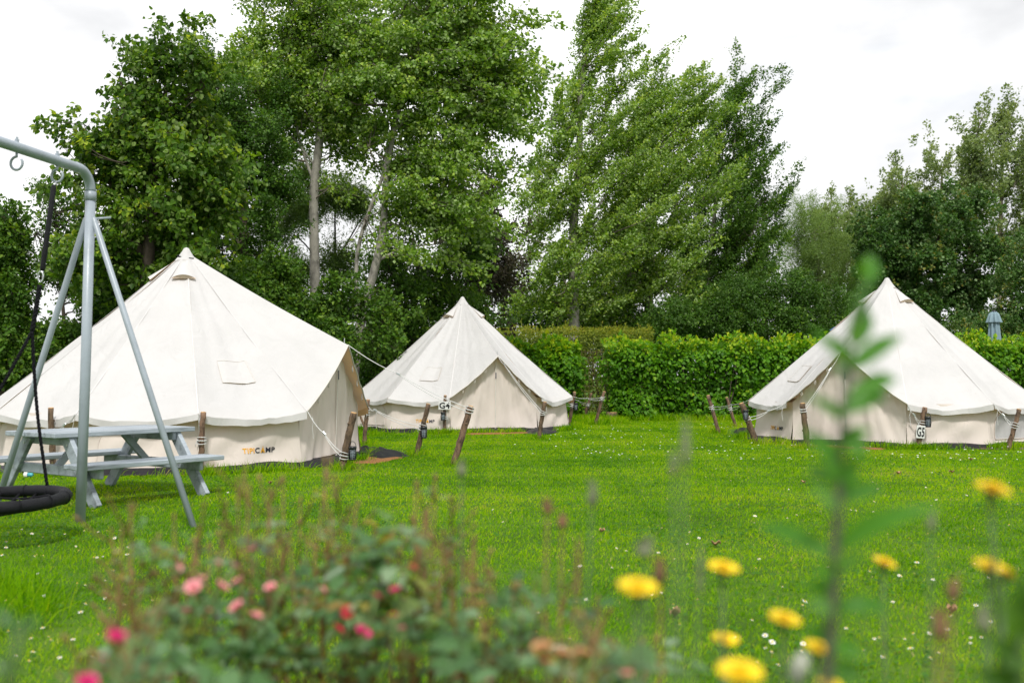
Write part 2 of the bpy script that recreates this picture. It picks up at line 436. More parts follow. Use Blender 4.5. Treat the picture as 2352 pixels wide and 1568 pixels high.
def bell_tent(label, loc, rz, seed, black_strap=False, win='wall'):
    t = thing('bell_tent', label, 'tent', loc, R(rz), 'bell tents on the lawn')
    t.scale = (TS, TS, TS)
    # --- roof
    mb = MB()
    for k in range(10):
        mb.grid(sheet(lambda u, v: roof_pt(k, u, v), 14, 40), flip=True)
    def porch(sg):
        a = R(DOOR) * sg
        def f(u, v):
            tt = v * (1 + .012 * math.sin(PI * u) * v)
            s = roof_seam(a, tt); q = Vector((0, 0, TH)).lerp(PEAK, tt) + Vector((0, 0, -.03 * math.sin(PI * tt)))
            p = s.lerp(q, u)
            p += Vector((.55, sg * .35, .75)) * (-.035 * math.sin(PI * u) * tt + .008 * math.sin(23 * u + 5 * tt + seed) * math.sin(PI * u) * tt)
            return p
        return f
    for sg in (-1, 1):
        mb.grid(sheet(porch(sg), 14, 40), flip=(sg < 0))
    roof = mb.build('roof', M['roof'], t, True)
    # --- valance hanging under the eave
    mb = MB()
    for k in range(10):
        def val(u, v, k=k):
            p = roof_pt(k, u, 1.0)
            am = R((SEAMS[k] + SEAMS[k + 1]) / 2)
            return p + Vector((math.cos(am), math.sin(am), 0)) * (.004 * v + .012 * math.sin(13 * u + k) * v) - Vector((0, 0, (.085 + .012 * math.sin(7 * u + k * 2 + seed)) * v))
        mb.grid(sheet(val, 14, 2), flip=True)
    mb.build('valance', M['roof'], roof, True)
    # --- hems of the porch
    mb = MB()
    for sg in (-1, 1):
        f = porch(sg)
        mb.tube([f(u / 14, 1.0) for u in range(15)], .011, 6)
    mb.build('porch_hem', M['canvas_trim'], roof, True)
    # --- seam tapes
    for i, a in enumerate(SEAMS):
        mb = MB()
        pts = []
        for j in range(1, 41):
            p = roof_seam(R(a), j / 40)
            w = Vector((-math.sin(R(a)), math.cos(R(a)), 0)) * .009
            n = Vector((math.cos(R(a)) * .6, math.sin(R(a)) * .6, .8)) * .006
            pts.append([p - w + n * .3, p + n, p + w + n * .3])
        mb.grid(pts, flip=True)
        mb.build('seam', M['seam_tape'], roof, True)
    # --- walls
    mb = MB()
    for k in range(10):
        mb.grid(sheet(lambda u, v: wall_pt(k, u, v, 0, seed), 26, 14))
    mb.build('wall', M['wall'], t, True)
    # --- door flaps
    xd = 2.515 * math.cos(R(DOOR)); yd = 2.515 * math.sin(R(DOOR))
    for sg in (-1, 1):
        def flap(u, v):
            y = sg * yd * u
            top = PEAK.z - .03 - (PEAK.z - ZE - .05) * (u ** .95)
            z = .075 + .04 * (1 - u) + v * (top - .09)
            x = xd + .05 * (1 - v) * (1 - u) + .10 * v * (1 - u)
            s = math.sin(PI * min(1, u * 1.0)) ** .7
            x += .020 * s * math.sin(9 * u / (1.15 - .6 * v) + 2.0 * v + seed + sg) + .010 * s * math.sin(24 * u * (1 + .6 * v) + seed * 2)
            x += .035 * mnoise.noise(Vector((y * 2.2 + seed, z * 1.5, sg))) * s
            x += .04 * (1 - v) ** 4
            return Vector((x, y, z))
        mb = MB(); mb.grid(sheet(flap, 26, 34), flip=(sg < 0))
        mb.build('door_flap', M['wall'], t, True)
    mb = MB()
    mb.beam((xd + .078, 0, .07), (xd + .122, 0, PEAK.z - .07), .022, .012, up=(1, 0, 0), bev=.004)
    zp = mb.build('zip', M['zip'], t)
    mb = MB(); mb.tube([Vector((xd + .10, .018 * math.cos(a), .075 + .03 * math.sin(a))) for a in [2 * PI * i / 12 for i in range(13)]], .006, 5, cap=False)
    mb.build('zip_ring', M['canvas_trim'], zp, True)
    mb = MB(); mb.box((xd + .122, -.0, 1.22), (.008, .026, .13), None, 0, .003)
    mb.build('label_tab', M['grey_tab'], t)
    # toggles on the porch edges
    for sg in (-1, 1):
        f = porch(sg)
        for q in (.28, .52, .74):
            p = f(q, 1.0) + Vector((-.02, 0, -.01))
            mb = MB()
            mb.tube([p, p + Vector((.0, .02 * sg, -.06)), p + Vector((.0, .012 * sg, -.10)), p + Vector((.0, -.012 * sg, -.06)), p], .0055, 5)
            mb.build('toggle_loop', M['canvas_trim'], t, True)
    # mud wall under the door
    mb = MB()
    mb.grid([[Vector((xd - .02, yd * u, z)) for u in (-1, -.5, 0, .5, 1)] for z in (.012, .12)])
    mb.build('threshold', M['mud'], t)
    # groundsheet rim
    mb = MB()
    P = []
    for j, (r, z) in enumerate(((2.46, .10), (2.50, .085), (2.585, .07), (2.61, .035), (2.70, .008))):
        row = []
        for i in range(121):
            a = 2 * PI * i / 120
            rr = r + (.035 * mnoise.noise(Vector((math.cos(a) * 5, math.sin(a) * 5, seed + j * .2)))) * (j > 3)
            row.append(pol(rr, a, max(.005, z + .012 * mnoise.noise(Vector((math.cos(a) * 9, math.sin(a) * 9, seed + j))))))
        P.append(row)
    mb.grid(P, flip=True); mb.build('groundsheet', M['black'], t, True)
    # vents: hoods near the top
    for a in (-62, 62, 152, -152):
        a = R(a)
        side = Vector((-math.sin(a), math.cos(a), 0)); rad = Vector((math.cos(a), math.sin(a), 0))
        top = roof_seam(a, .085) - rad * .0
        def hood(u, v):
            s = roof_seam(a, .075 + .105 * v)
            x = (u - .5) * 2
            wv = .03 + .14 * v
            h = (1 - x * x) * .060 * v + .012 + .0 * v
            base = s + side * (x * wv) - rad * (abs(x) * wv * .12)
            return base + (rad * .55 + Vector((0, 0, .83))) * h
        mb = MB(); mb.grid(sheet(hood, 10, 6), flip=True)
        vt = mb.build('vent', M['roof'], t, True)
        mb = MB()
        row = [hood(i / 10, .97) for i in range(11)]
        flat = [roof_seam(a, .178) + side * ((i / 10 - .5) * 2 * .166) + (rad * .55 + Vector((0, 0, .83))) * .004 for i in range(11)]
        mb.grid([row, flat]); mb.build('vent_opening', M['vent_in'], vt)
    # cap on the pole
    mb = MB()
    prof = [(.001, TH + .075), (.035, TH + .06), (.062, TH + .01), (.10, TH - .05), (.155, TH - .125), (.160, TH - .13)]
    mb.grid([[pol(r * (1 + .05 * math.sin(5 * i * 2 * PI / 20 + seed)), 2 * PI * i / 20, z) for i in range(21)] for r, z in prof], flip=True)
    cap = mb.build('cap', M['roof'], t, True)
    if black_strap:
        mb = MB()
        mb.tube([pol(.118 + .012 * math.cos(2 * a), a, TH - .072 - .03 * math.cos(a + R(30))) for a in [2 * PI * i / 20 for i in range(21)]], .014, 6, cap=False)
        mb.build('strap', M['rope_black'], cap, True)
    # porch pole spike
    mb = MB(); mb.tube([PEAK + Vector((-.06, 0, -.02)), PEAK + Vector((-.06, 0, .10))], .006, 6)
    mb.build('pole_spike', M['steel'], t)
    # storage patch on the roof, left of the door seen from outside
    mb = MB(); mb.grid(sheet(lambda u, v: roof_pt(9, u, v, .010 + .006 * math.sin(9 * u + 4 * v)), 8, 8, .32, .70, .68, .80), flip=True)
    pt = mb.build('patch', M['roof'], t, True)
    mb = MB()
    cs = [(.32, .68), (.70, .68), (.70, .80), (.32, .80), (.32, .68)]
    pts = []
    for (a0, b0), (a1, b1) in zip(cs, cs[1:]):
        for i in range(8):
            pts.append(roof_pt(9, a0 + (a1 - a0) * i / 8, b0 + (b1 - b0) * i / 8 , .013 + .006 * math.sin(9 * (a0 + (a1 - a0) * i / 8) + 4 * (b0 + (b1 - b0) * i / 8))))
    mb.tube(pts, .0032, 4); mb.build('patch_stitching', M['zip'], pt)
    # windows with arched tops
    for k in (1, 8):
        rim = []
        for i in range(13):
            a = PI * i / 12
            rim.append((.5 + .36 * math.cos(a), .45 + .42 * math.sin(a)))
        out = [(.86, .12)] + rim + [(.14, .12)]
        mb = MB(); vs = []
        n = 12
        for j in range(n + 1):
            row = []
            for i in range(n + 1):
                x = -1 + 2 * i / n; vv = .13 + .735 * j / n
                wdt = .355 if vv < .45 else .355 * math.sqrt(max(0, 1 - ((vv - .45) / .42) ** 2))
                row.append(wall_pt(k, .5 + x * wdt, vv, .010, seed))
            vs.append(row)
        mb.grid(vs); wn = mb.build('window', M[win], t, True)
        mb = MB()
        path = out + [out[0]]; pts = []
        for (a0, b0), (a1, b1) in zip(path, path[1:]):
            st = 3 if abs(a0 - a1) + abs(b0 - b1) < .3 else 12
            for i in range(st): pts.append(wall_pt(k, a0 + (a1 - a0) * i / st, b0 + (b1 - b0) * i / st, .010, seed))
        mb.tube(pts, .007, 5, cap=False); mb.build('window_frame', M['wall'], wn, True)
    # printed logo, low on the wall left of the door
    W0 = 2 * RWT * math.sin(R(STEP / 2))
    parts, x = [], 0.0
    H = .118
    for body, m in (('TIPI', 'gold'), ('C', 'navy'), (None, None), ('MP', 'navy')):
        if body is None:
            parts.append((None, x, None)); x += .092; continue
        vs, fs, w = text_mesh(body, H)
        parts.append((vs, x, (fs, m))); x += w + .012
    tot = x
    sc = .46 / tot
    u0 = .42
    def put(px, py): return wall_pt(9, u0 + px * sc / W0, (.195 - .03 + py * sc) / (ZE - .03), .007, seed)
    lg = {'gold': MB(), 'navy': MB()}
    for vs, x0, fm in parts:
        if vs is None:
            h = .088
            lg['gold'].add([put(x0 + .004, 0), put(x0 + .030, 0), put(x0 + .043, h * .45), put(x0 + .056, 0), put(x0 + .082, 0), put(x0 + .047, h), put(x0 + .039, h)],
                           [(0, 1, 2, 6), (2, 3, 4, 5), (2, 5, 6)])
            lg['gold'].add([put(x0 + .047, h * .93), put(x0 + .036, h * 1.22), put(x0 + .032, h * 1.2), put(x0 + .043, h * .93)], [(0, 1, 2, 3)])
            lg['gold'].add([put(x0 + .039, h * .93), put(x0 + .043, h * .93), put(x0 + .054, h * 1.2), put(x0 + .050, h * 1.22)], [(0, 1, 2, 3)])
            lg['navy'].add([put(x0 + .030, 0), put(x0 + .056, 0), put(x0 + .043, h * .42)], [(0, 1, 2)])
        else:
            lg[fm[1]].add([put(x0 + p.x, p.y) for p in vs], fm[0])
    for c in ('gold', 'navy'): lg[c].build('lettering', M[c], t)
    return t

T1 = bell_tent('big cream bell tent behind the grey picnic table, black strap round its tip', (-4.66, 14.2, 0), -14, 1.3, True)
T2 = bell_tent('smallest looking cream bell tent, in the middle with the G4 post before it', (-1.14, 22.9, 0), -70, 4.1)
T3 = bell_tent('cream bell tent with the G5 post before it and the tall blurred stem in front', (6.99, 18.5, 0), -127.5, 7.7, win='mesh_win')

def tent_pt(t, p):
    a = t.rotation_euler.z; p = p * TS
    return Vector((t.location.x + p.x * math.cos(a) - p.y * math.sin(a), t.location.y + p.x * math.sin(a) + p.y * math.cos(a), p.z))

def eave(t, i):
    a = R(SEAMS[i]); p = roof_seam(a, 1.0)
    return tent_pt(t, p + Vector((math.cos(a), math.sin(a), 0)) * .01)

# ------------------------------------------------------------------ stakes, ropes, lanterns, number signs
def stake(base_px, top_px, label, r=.045, red=False, seed=0):
    r = r * .76
    b = G(*base_px); tp = W(top_px[0], top_px[1], b.y - .0)
    d = tp - b; L = d.length
    rnd = random.Random(seed)
    mb = MB(); pts, rad = [], []
    n = 12
    for i in range(n + 1):
        q = -.05 + 1.05 * i / n
        pts.append(Vector((d.x * q + rnd.uniform(-.006, .006), d.y * q + rnd.uniform(-.006, .006), d.z * q)))
        rad.append(r * (1.08 - .14 * i / n) * rnd.uniform(.94, 1.06))
    mb.tube(pts, rad, 12, jitter=.07)
    o = mb.build('stake', M['bark_stake_red' if red else 'bark_stake'], None, True, b)
    tag(o, label, 'stake', 'wooden guy stakes')
    mb = MB()
    e = pts[-1]; dn = d.normalized()
    mb.tube([e - dn * .002, e + dn * .008, e + dn * .010], [rad[-1] * .96, rad[-1] * .9, rad[-1] * .5], 12)
    mb.build('cut_top', M['cut'], o)
    for q in (rnd.uniform(.35, .5), rnd.uniform(.6, .8)):
        a = rnd.uniform(0, 6.28); p = d * q
        mb = MB(); v = Vector((math.cos(a), math.sin(a), .35)).normalized()
        mb.tube([p + v * r * .5, p + v * r * 1.18, p + v * r * 1.25], [r * .42, r * .34, r * .2], 7)
        mb.build('knot', M['bark_stake'], o, True)
    o['_d'] = tuple(d)
    return o, b, d

def guy(p0, st, q, label, slack=.02, tail=True, double=.45, rad=.0052, seed=0):
    o_, b, d = st
    r = .05
    p1 = b + d * q
    mb = MB()
    def line(a, c, off):
        pts = []
        for i in range(9):
            u = i / 8
            pts.append(a.lerp(c, u) - Vector((0, 0, slack * math.sin(PI * u))) + Vector((0, 0, off * math.sin(PI * u))))
        mb.tube(pts, rad, 5)
    mid = p0.lerp(p1, double) - Vector((0, 0, slack * math.sin(PI * double)))
    line(p0, mid, 0); 
    line(mid, p1 + Vector((0, 0, .02)), .0); line(mid + Vector((0, 0, -.01)), p1 + Vector((0, 0, -.035)), -.012)
    if tail:
        rnd = random.Random(seed)
        p = p0.lerp(p1, .12)
        mb.tube([p, p + Vector((.02, 0, -.06)), p + Vector((.005, 0, -.14)), p + Vector((.02, 0, -.24 - rnd.random() * .15))], rad * .7, 4)
    ob = mb.build('guy_rope', M['rope_white'])
    tag(ob, label, 'rope', 'white guy ropes')
    mb = MB()
    dn = d.normalized(); side = dn.cross((p0 - p1).normalized()).normalized(); fw = side.cross(dn)
    for k in range(4):
        c = p1 + dn * (-.03 + .02 * k)
        tilt = .012 * (1 if k % 2 else -1)
        mb.tube([c + (side * math.cos(a) + fw * math.sin(a)) * r * 1.06 + dn * tilt * math.cos(a) for a in [2 * PI * i / 14 for i in range(15)]], rad * 1.05, 5, cap=False)
    c = p1 + fw * r * 1.1
    mb.tube([c, c + Vector((.02, 0, -.05)), c + Vector((.005, 0, -.11)), c + Vector((-.018, 0, -.06)), c], rad * .8, 4)
    mb.build('knot', M['rope_white'], ob, True)
    mb = MB(); dd = (p1 - p0).normalized()
    mb.beam(mid - dd * .03, mid + dd * .03, .016, .028, bev=.004)
    mb.build('slider', M['steel'], ob)
    return ob

def lantern(st, q, side, label):
    o_, b, d = st
    p = b + d * q + Vector((side * .088, -.045, 0))
    t = thing('lantern', label, 'lantern', p, 0, 'small hanging garden lanterns')
    def ring(r, z, h, m, name, par, n=16):
        mb = MB(); mb.tube([(0, 0, z), (0, 0, z + h * .12), (0, 0, z + h * .88), (0, 0, z + h)], [r * .86, r, r, r * .86], n)
        return mb.build(name, m, par, True)
    ring(.050, .05, .035, M['plastic_black'], 'cap', t)
    ring(.046, -.085, .022, M['plastic_black'], 'base', t)
    ring(.033, -.064, .114, M['lamp_glass'], 'lamp_body', t)
    mb = MB()
    for k in range(12):
        a = 2 * PI * k / 12
        mb.tube([(.042 * math.cos(a), .042 * math.sin(a), -.066), (.049 * math.cos(a), .049 * math.sin(a), -.01), (.042 * math.cos(a), .042 * math.sin(a), .052)], .004, 5)
    for z in (-.04, -.008, .024):
        mb.tube([(.047 * math.cos(2 * PI * i / 18), .047 * math.sin(2 * PI * i / 18), z) for i in range(19)], .0028, 4, cap=False)
    mb.build('cage', M['plastic_black'], t, True)
    mb = MB()
    mb.tube([(.042 * math.cos(a) , 0, .084 + .06 * math.sin(a)) for a in [PI * i / 10 for i in range(11)]], .004, 5)
    mb.build('handle', M['plastic_black'], t, True)
    return t

SK = {}
SK['A'] = stake((123, 1090), (116, 937), 'dark wooden stake behind the grey picnic table, left of the swing post', seed=1)
SK['B'] = stake((460, 1090), (466, 947), 'wooden stake between the picnic table bench end and the big tent wall', red=True, seed=2)
SK['C'] = stake((785, 1079), (812, 948), 'thick leaning stake at the big tent door corner, lantern beside it', r=.058, seed=3)
SK['D'] = stake((836, 1021), (845, 918), 'reddish stake just past the big tent door, black sheet at its foot', red=True, seed=4)
SK['D2'] = stake((846, 1000), (818, 932), 'thin stake leaning the wrong way at the back of the big tent door', r=.03, red=True, seed=5)
SK['E'] = stake((955, 1047), (984, 928), 'leaning stake between the big tent and the G4 post, lantern on it', r=.048, seed=6)
SK['F'] = stake((1042, 1067), (1081, 933), 'thick leaning stake alone on the lawn, end of the long porch rope', r=.056, red=True, seed=7)
SK['G4'] = stake((1021, 996), (1022, 908), 'upright stake carrying the G4 sign', r=.043, seed=8)
SK['H'] = stake((1237, 1008), (1251, 923), 'stake in front of the zipped door of the middle tent', r=.052, seed=9)
SK['I'] = stake((1306, 979), (1320, 900), 'stake at the right edge of the middle tent with a lantern', r=.05, seed=10)
SK['J'] = stake((1343, 961), (1358, 903), 'stake between two others right of the middle tent, before the hedge gap', r=.045, red=True, seed=11)
SK['K'] = stake((1367, 975), (1388, 899), 'leaning stake nearest the tree stump at the hedge', r=.05, red=True, seed=12)
SK['L'] = stake((1652, 995), (1626, 908), 'stake at the hedge, outermost of those left of the G5 tent', r=.05, red=True, seed=13)
SK['M'] = stake((1690, 980), (1669, 913), 'thinnest looking stake close against the hedge left of the G5 tent', r=.045, red=True, seed=14)
SK['N'] = stake((1737, 1019), (1703, 926), 'thick leaning stake with a lantern at the left corner of the G5 tent', r=.066, seed=15)
SK['O'] = stake((1855, 1029), (1843, 926), 'stake with a pale cut top before the door of the G5 tent', r=.062, seed=16)
SK['P'] = stake((2108, 1031), (2124, 936), 'stake carrying the G5 sign and a lantern', r=.055, red=True, seed=17)
SK['Q'] = stake((2315, 1033), (2341, 940), 'stake on the bare soil at the right edge, leaning away from the G5 tent', r=.048, red=True, seed=18)

pk = lambda t: tent_pt(t, PEAK + Vector((.0, 0, .0)))
guy(eave(T1, 8), SK['A'], .62, 'guy rope of the big tent tied to the stake behind the picnic table', seed=1)
guy(eave(T1, 9), SK['B'], .55, 'guy rope of the big tent tied to the stake at the bench end', seed=2)
guy(eave(T1, 10), SK['C'], .25, 'guy rope from the big tent corner left of its door down to the lantern stake', .03, seed=3)
guy(eave(T1, 0), SK['E'], .55, 'guy rope from the tan porch corner of the big tent to the stake with lantern', .03, seed=4, double=.12)
guy(eave(T1, 1), SK['D'], .72, 'guy rope at the back of the big tent porch tied to the reddish stake', .01, False, seed=5)
guy(pk(T1), SK['F'], .94, 'long guy rope from the big tent porch peak to the stake alone on the lawn', .03, False, seed=6, double=.42)
guy(eave(T2, 10), SK['G4'], .42, 'guy rope of the middle tent tied to the G4 post', .01, False, seed=7)
guy(pk(T2), SK['H'], .70, 'guy rope from the porch peak of the middle tent over its door', .03, False, seed=8, double=.15)
guy(eave(T2, 0), SK['I'], .62, 'guy rope of the middle tent tied to the stake with lantern at its right edge', .01, seed=9)
guy(eave(T2, 1), SK['K'], .80, 'guy rope of the middle tent to the leaning stake nearest the tree stump', .02, False, seed=10)
guy(eave(T2, 2), SK['J'], .55, 'guy rope of the middle tent to the stake before the hedge gap', .02, False, seed=11)
guy(eave(T3, 0), SK['P'], .62, 'guy rope from the door corner of the right tent to the G5 post', .03, seed=12)
guy(eave(T3, 10), SK['N'], .62, 'guy rope from the left door corner of the G5 tent to the thick lantern stake', .02, seed=13)
guy(eave(T3, 9), SK['L'], .68, 'guy rope from the left eave tip of the G5 tent to the outermost hedge stake', .02, seed=14)
guy(eave(T3, 8), SK['M'], .62, 'guy rope of the G5 tent to the thin stake against the hedge', .02, False, seed=15)
guy(eave(T3, 1), SK['Q'], .60, 'guy rope of the G5 tent to the stake on the bare soil', .02, seed=16)
guy(pk(T3), SK['O'], .84, 'doubled guy rope from the porch peak of the G5 tent over its door', .02, False, seed=17, double=.3)

lantern(SK['C'], .30, 1.1, 'black cage lantern at the foot of the thick stake by the big tent door')
lantern(SK['E'], .46, .4, 'black cage lantern on the stake between the big tent and the G4 post')
lantern(SK['G4'], .46, -.35, 'black cage lantern hanging below the G4 sign')
lantern(SK['I'], .58, .95, 'black cage lantern on the stake at the right edge of the middle tent')
lantern(SK['N'], .72, -.1, 'black cage lantern on the thick stake left of the G5 tent')
lantern(SK['P'], .66, .8, 'black cage lantern above the G5 sign')

def number_sign(st, q, text, w, h, label, tilt=0.0, dx=0.0):
    o_, b, d = st
    p = b + d * q + Vector((dx, -.072, 0))
    t = thing('number_sign', label, 'sign', p, 0, 'white pitch number signs')
    t.rotation_euler = (0, R(tilt), R(-4))
    mb = MB(); mb.box((0, 0, 0), (w, .008, h), None, 0, .004); mb.build('board', M['sign_white'], t)
    vs, fs, tw = text_mesh(text, 1.0, .03)
    ty0 = min(v.y for v in vs); ty1 = max(v.y for v in vs)
    sx = w * .86 / tw; sy = h * .76 / (ty1 - ty0)
    mb = MB(); mb.add([Vector(((v.x - tw / 2) * sx, -.0065, (v.y - (ty0 + ty1) / 2) * sy)) for v in vs], fs)
    mb.build('lettering', M['sign_black'], t)
    for z in (-.42, .42):
        mb = MB(); mb.tube([(0, -.003, h * z), (0, -.008, h * z)], [.006, .004], 8); mb.build('screw', M['steel'], t)
number_sign(SK['G4'], .74, 'G4', .25, .165, 'white board reading G4 in bold black', 0)
number_sign(SK['P'], .42, 'G5', .135, .205, 'white board reading G5 in black, slightly tilted', 5, -.03)

# coir mats, loose black sheets, soil
def local_box(t, name, label, cat, cx, cy, sx, sy, m, group):
    mb = MB(); n = 12
    P = []
    for j in range(n + 1):
        row = []
        for i in range(n + 1):
            x, y = (i / n - .5) * sx, (j / n - .5) * sy
            e = min(1, 12 * min(i, n - i, j, n - j) / n)
            row.append(Vector((x + .008 * mnoise.noise(Vector((y * 9, x * 3, 1))), y, -.012 + .018 * e + .010 * mnoise.noise(Vector((x * 4, y * 4, 2))))))
        P.append(row)
    mb.grid(P); o = mb.build(name, m, None, True)
    p = tent_pt(t, Vector((cx, cy, 0))); o.location = (p.x, p.y, 0.02); o.rotation_euler = (0, 0, t.rotation_euler.z)
    return tag(o, label, cat, group)
local_box(T1, 'door_mat', 'orange brown coir mat at the door of the big tent behind the lantern stake', 'mat', 2.86, .25, .5, 1.1, M['coir'], 'coir door mats')
local_box(T2, 'door_mat', 'orange brown coir mat before the zipped door of the middle tent', 'mat', 2.84, 0, .42, 1.5, M['coir'], 'coir door mats')
local_box(T3, 'door_mat', 'orange brown coir mat before the door of the G5 tent', 'mat', 2.84, 0, .42, 1.5, M['coir'], 'coir door mats')

def loose_sheet(pts, label, hh=.09, seed=0):
    """crumpled black sheet with the ground outline pts (picture points on the ground)"""
    ps = [G(*p) for p in pts]
    c = sum(ps, Vector()) / len(ps)
    mb = MB(); rings = 10; P = []
    m = 72
    for j in range(rings + 1):
        q = 1 - j / rings
        row = []
        for i in range(m + 1):
            f = (i % m) / m * len(ps); a = int(f) % len(ps); b = (a + 1) % len(ps); u = f - int(f)
            p = ps[a].lerp(ps[b], u)
            p = c.lerp(p, q * (1 + .10 * mnoise.noise(Vector((p.x * 2.3, p.y * 2.3, seed))) * q))
            n1 = mnoise.noise(Vector((p.x * 3.2, p.y * 1.4, seed + 5))); n2 = mnoise.noise(Vector((p.x * 8, p.y * 4, seed + 9)))
            z = .012 + hh * (1 - q ** 3) * (1.0 * (1 - abs(n1) * 2.2) + .35 * n2)
            row.append(Vector((p.x - c.x, p.y - c.y, max(.012, z))))
        P.append(row)
    mb.grid(P, flip=False)
    o = mb.build('loose_sheet', M['black'], None, True); o.location = (c.x, c.y, 0)
    tag(o, label, 'plastic sheet', 'loose black groundsheets')
loose_sheet([(792, 1060), (826, 1052), (880, 1056), (948, 1050), (900, 1040), (850, 1030), (805, 1034)], 'crumpled black groundsheet spread at the door of the big tent', .10, 1)
loose_sheet([(1205, 996), (1240, 1000), (1278, 994), (1282, 988), (1255, 984), (1215, 988)], 'black groundsheet bunched at the right door corner of the middle tent', .09, 2)
loose_sheet([(1684, 992), (1700, 1006), (1745, 1015), (1800, 1018), (1790, 1000), (1735, 986), (1700, 984)], 'black groundsheet sticking out left of the G5 tent', .10, 3)

def soil_patch():
    c = G(2335, 1026); mb = MB(); P = []
    for j in range(7):
        P.append([Vector((math.cos(a) * (1.5 * (1 - j / 6)) * (1 + .2 * mnoise.noise(Vector((math.cos(a) * 2, math.sin(a) * 2, 4)))), math.sin(a) * .75 * (1 - j / 6) * (1 + .2 * mnoise.noise(Vector((math.cos(a) * 2, math.sin(a) * 2, 4)))), .006 + .02 * (j > 0) + .02 * mnoise.noise(Vector((math.cos(a) * 5 + j, math.sin(a) * 5, 8))) * (j > 0))) for a in [2 * PI * i / 48 for i in range(49)]])
    mb.grid(P); o = mb.build('soil', M['soil'], None, True, c); tag(o, kind='structure')
soil_patch()

# ------------------------------------------------------------------ picnic table
def picnic_table():
    t = thing('picnic_table', 'grey painted wooden picnic table with fixed benches beside the swing frame', 'picnic table', (-3.97, 9.72, 0), R(55))
    m = M['wood_paint']; L = 1.5
    rnd = random.Random(3)
    mb = MB()
    for k in range(5):
        y = (k - 2) * .168
        mb.box((rnd.uniform(-.008, .008), y, .629 + rnd.uniform(-.002, .002)), (L, .160, .044), None, 0, .005)
    mb.build('tabletop', m, t)
    for sg in (-1, 1):
        mb = MB()
        for k in range(2):
            mb.box((rnd.uniform(-.006, .006), sg * (.625 + k * .165), .362), (L, .158, .044), None, 0, .006)
        mb.build('bench_seat', m, t)
    for ex in (-.575, .575):
        for sg in (-1, 1):
            mb = MB(); mb.beam((ex, sg * .30, .612), (ex, sg * .80, -.01), .046, .125, up=(0, sg, .0), bev=.006)
            lg = mb.build('leg', m, t)
            mb = MB()
            for q in (.12, .5):
                p = Vector((ex, sg * .30, .612)).lerp(Vector((ex, sg * .80, -.01)), q)
                sx = -1 if ex < 0 else 1
                mb.tube([p + Vector((sx * .02, 0, 0)), p + Vector((sx * .028, 0, 0))], .011, 8)
            mb.build('bolt', M['steel'], lg)
        s2 = .043 * (1 if ex < 0 else -1)
        mb = MB(); mb.beam((ex + s2, -.80, .296), (ex + s2, .80, .296), .044, .095, bev=.008); mb.build('bench_support', m, t)
        mb = MB(); mb.beam((ex + s2, -.38, .567), (ex + s2, .38, .567), .044, .085, bev=.01); mb.build('top_support', m, t)
        mb = MB(); mb.beam((ex + s2 * 1.9, 0, .30), (ex + s2 * 8.5, 0, .60), .036, .07, up=(0, 0, 1), bev=.006); mb.build('brace', m, t)
picnic_table()

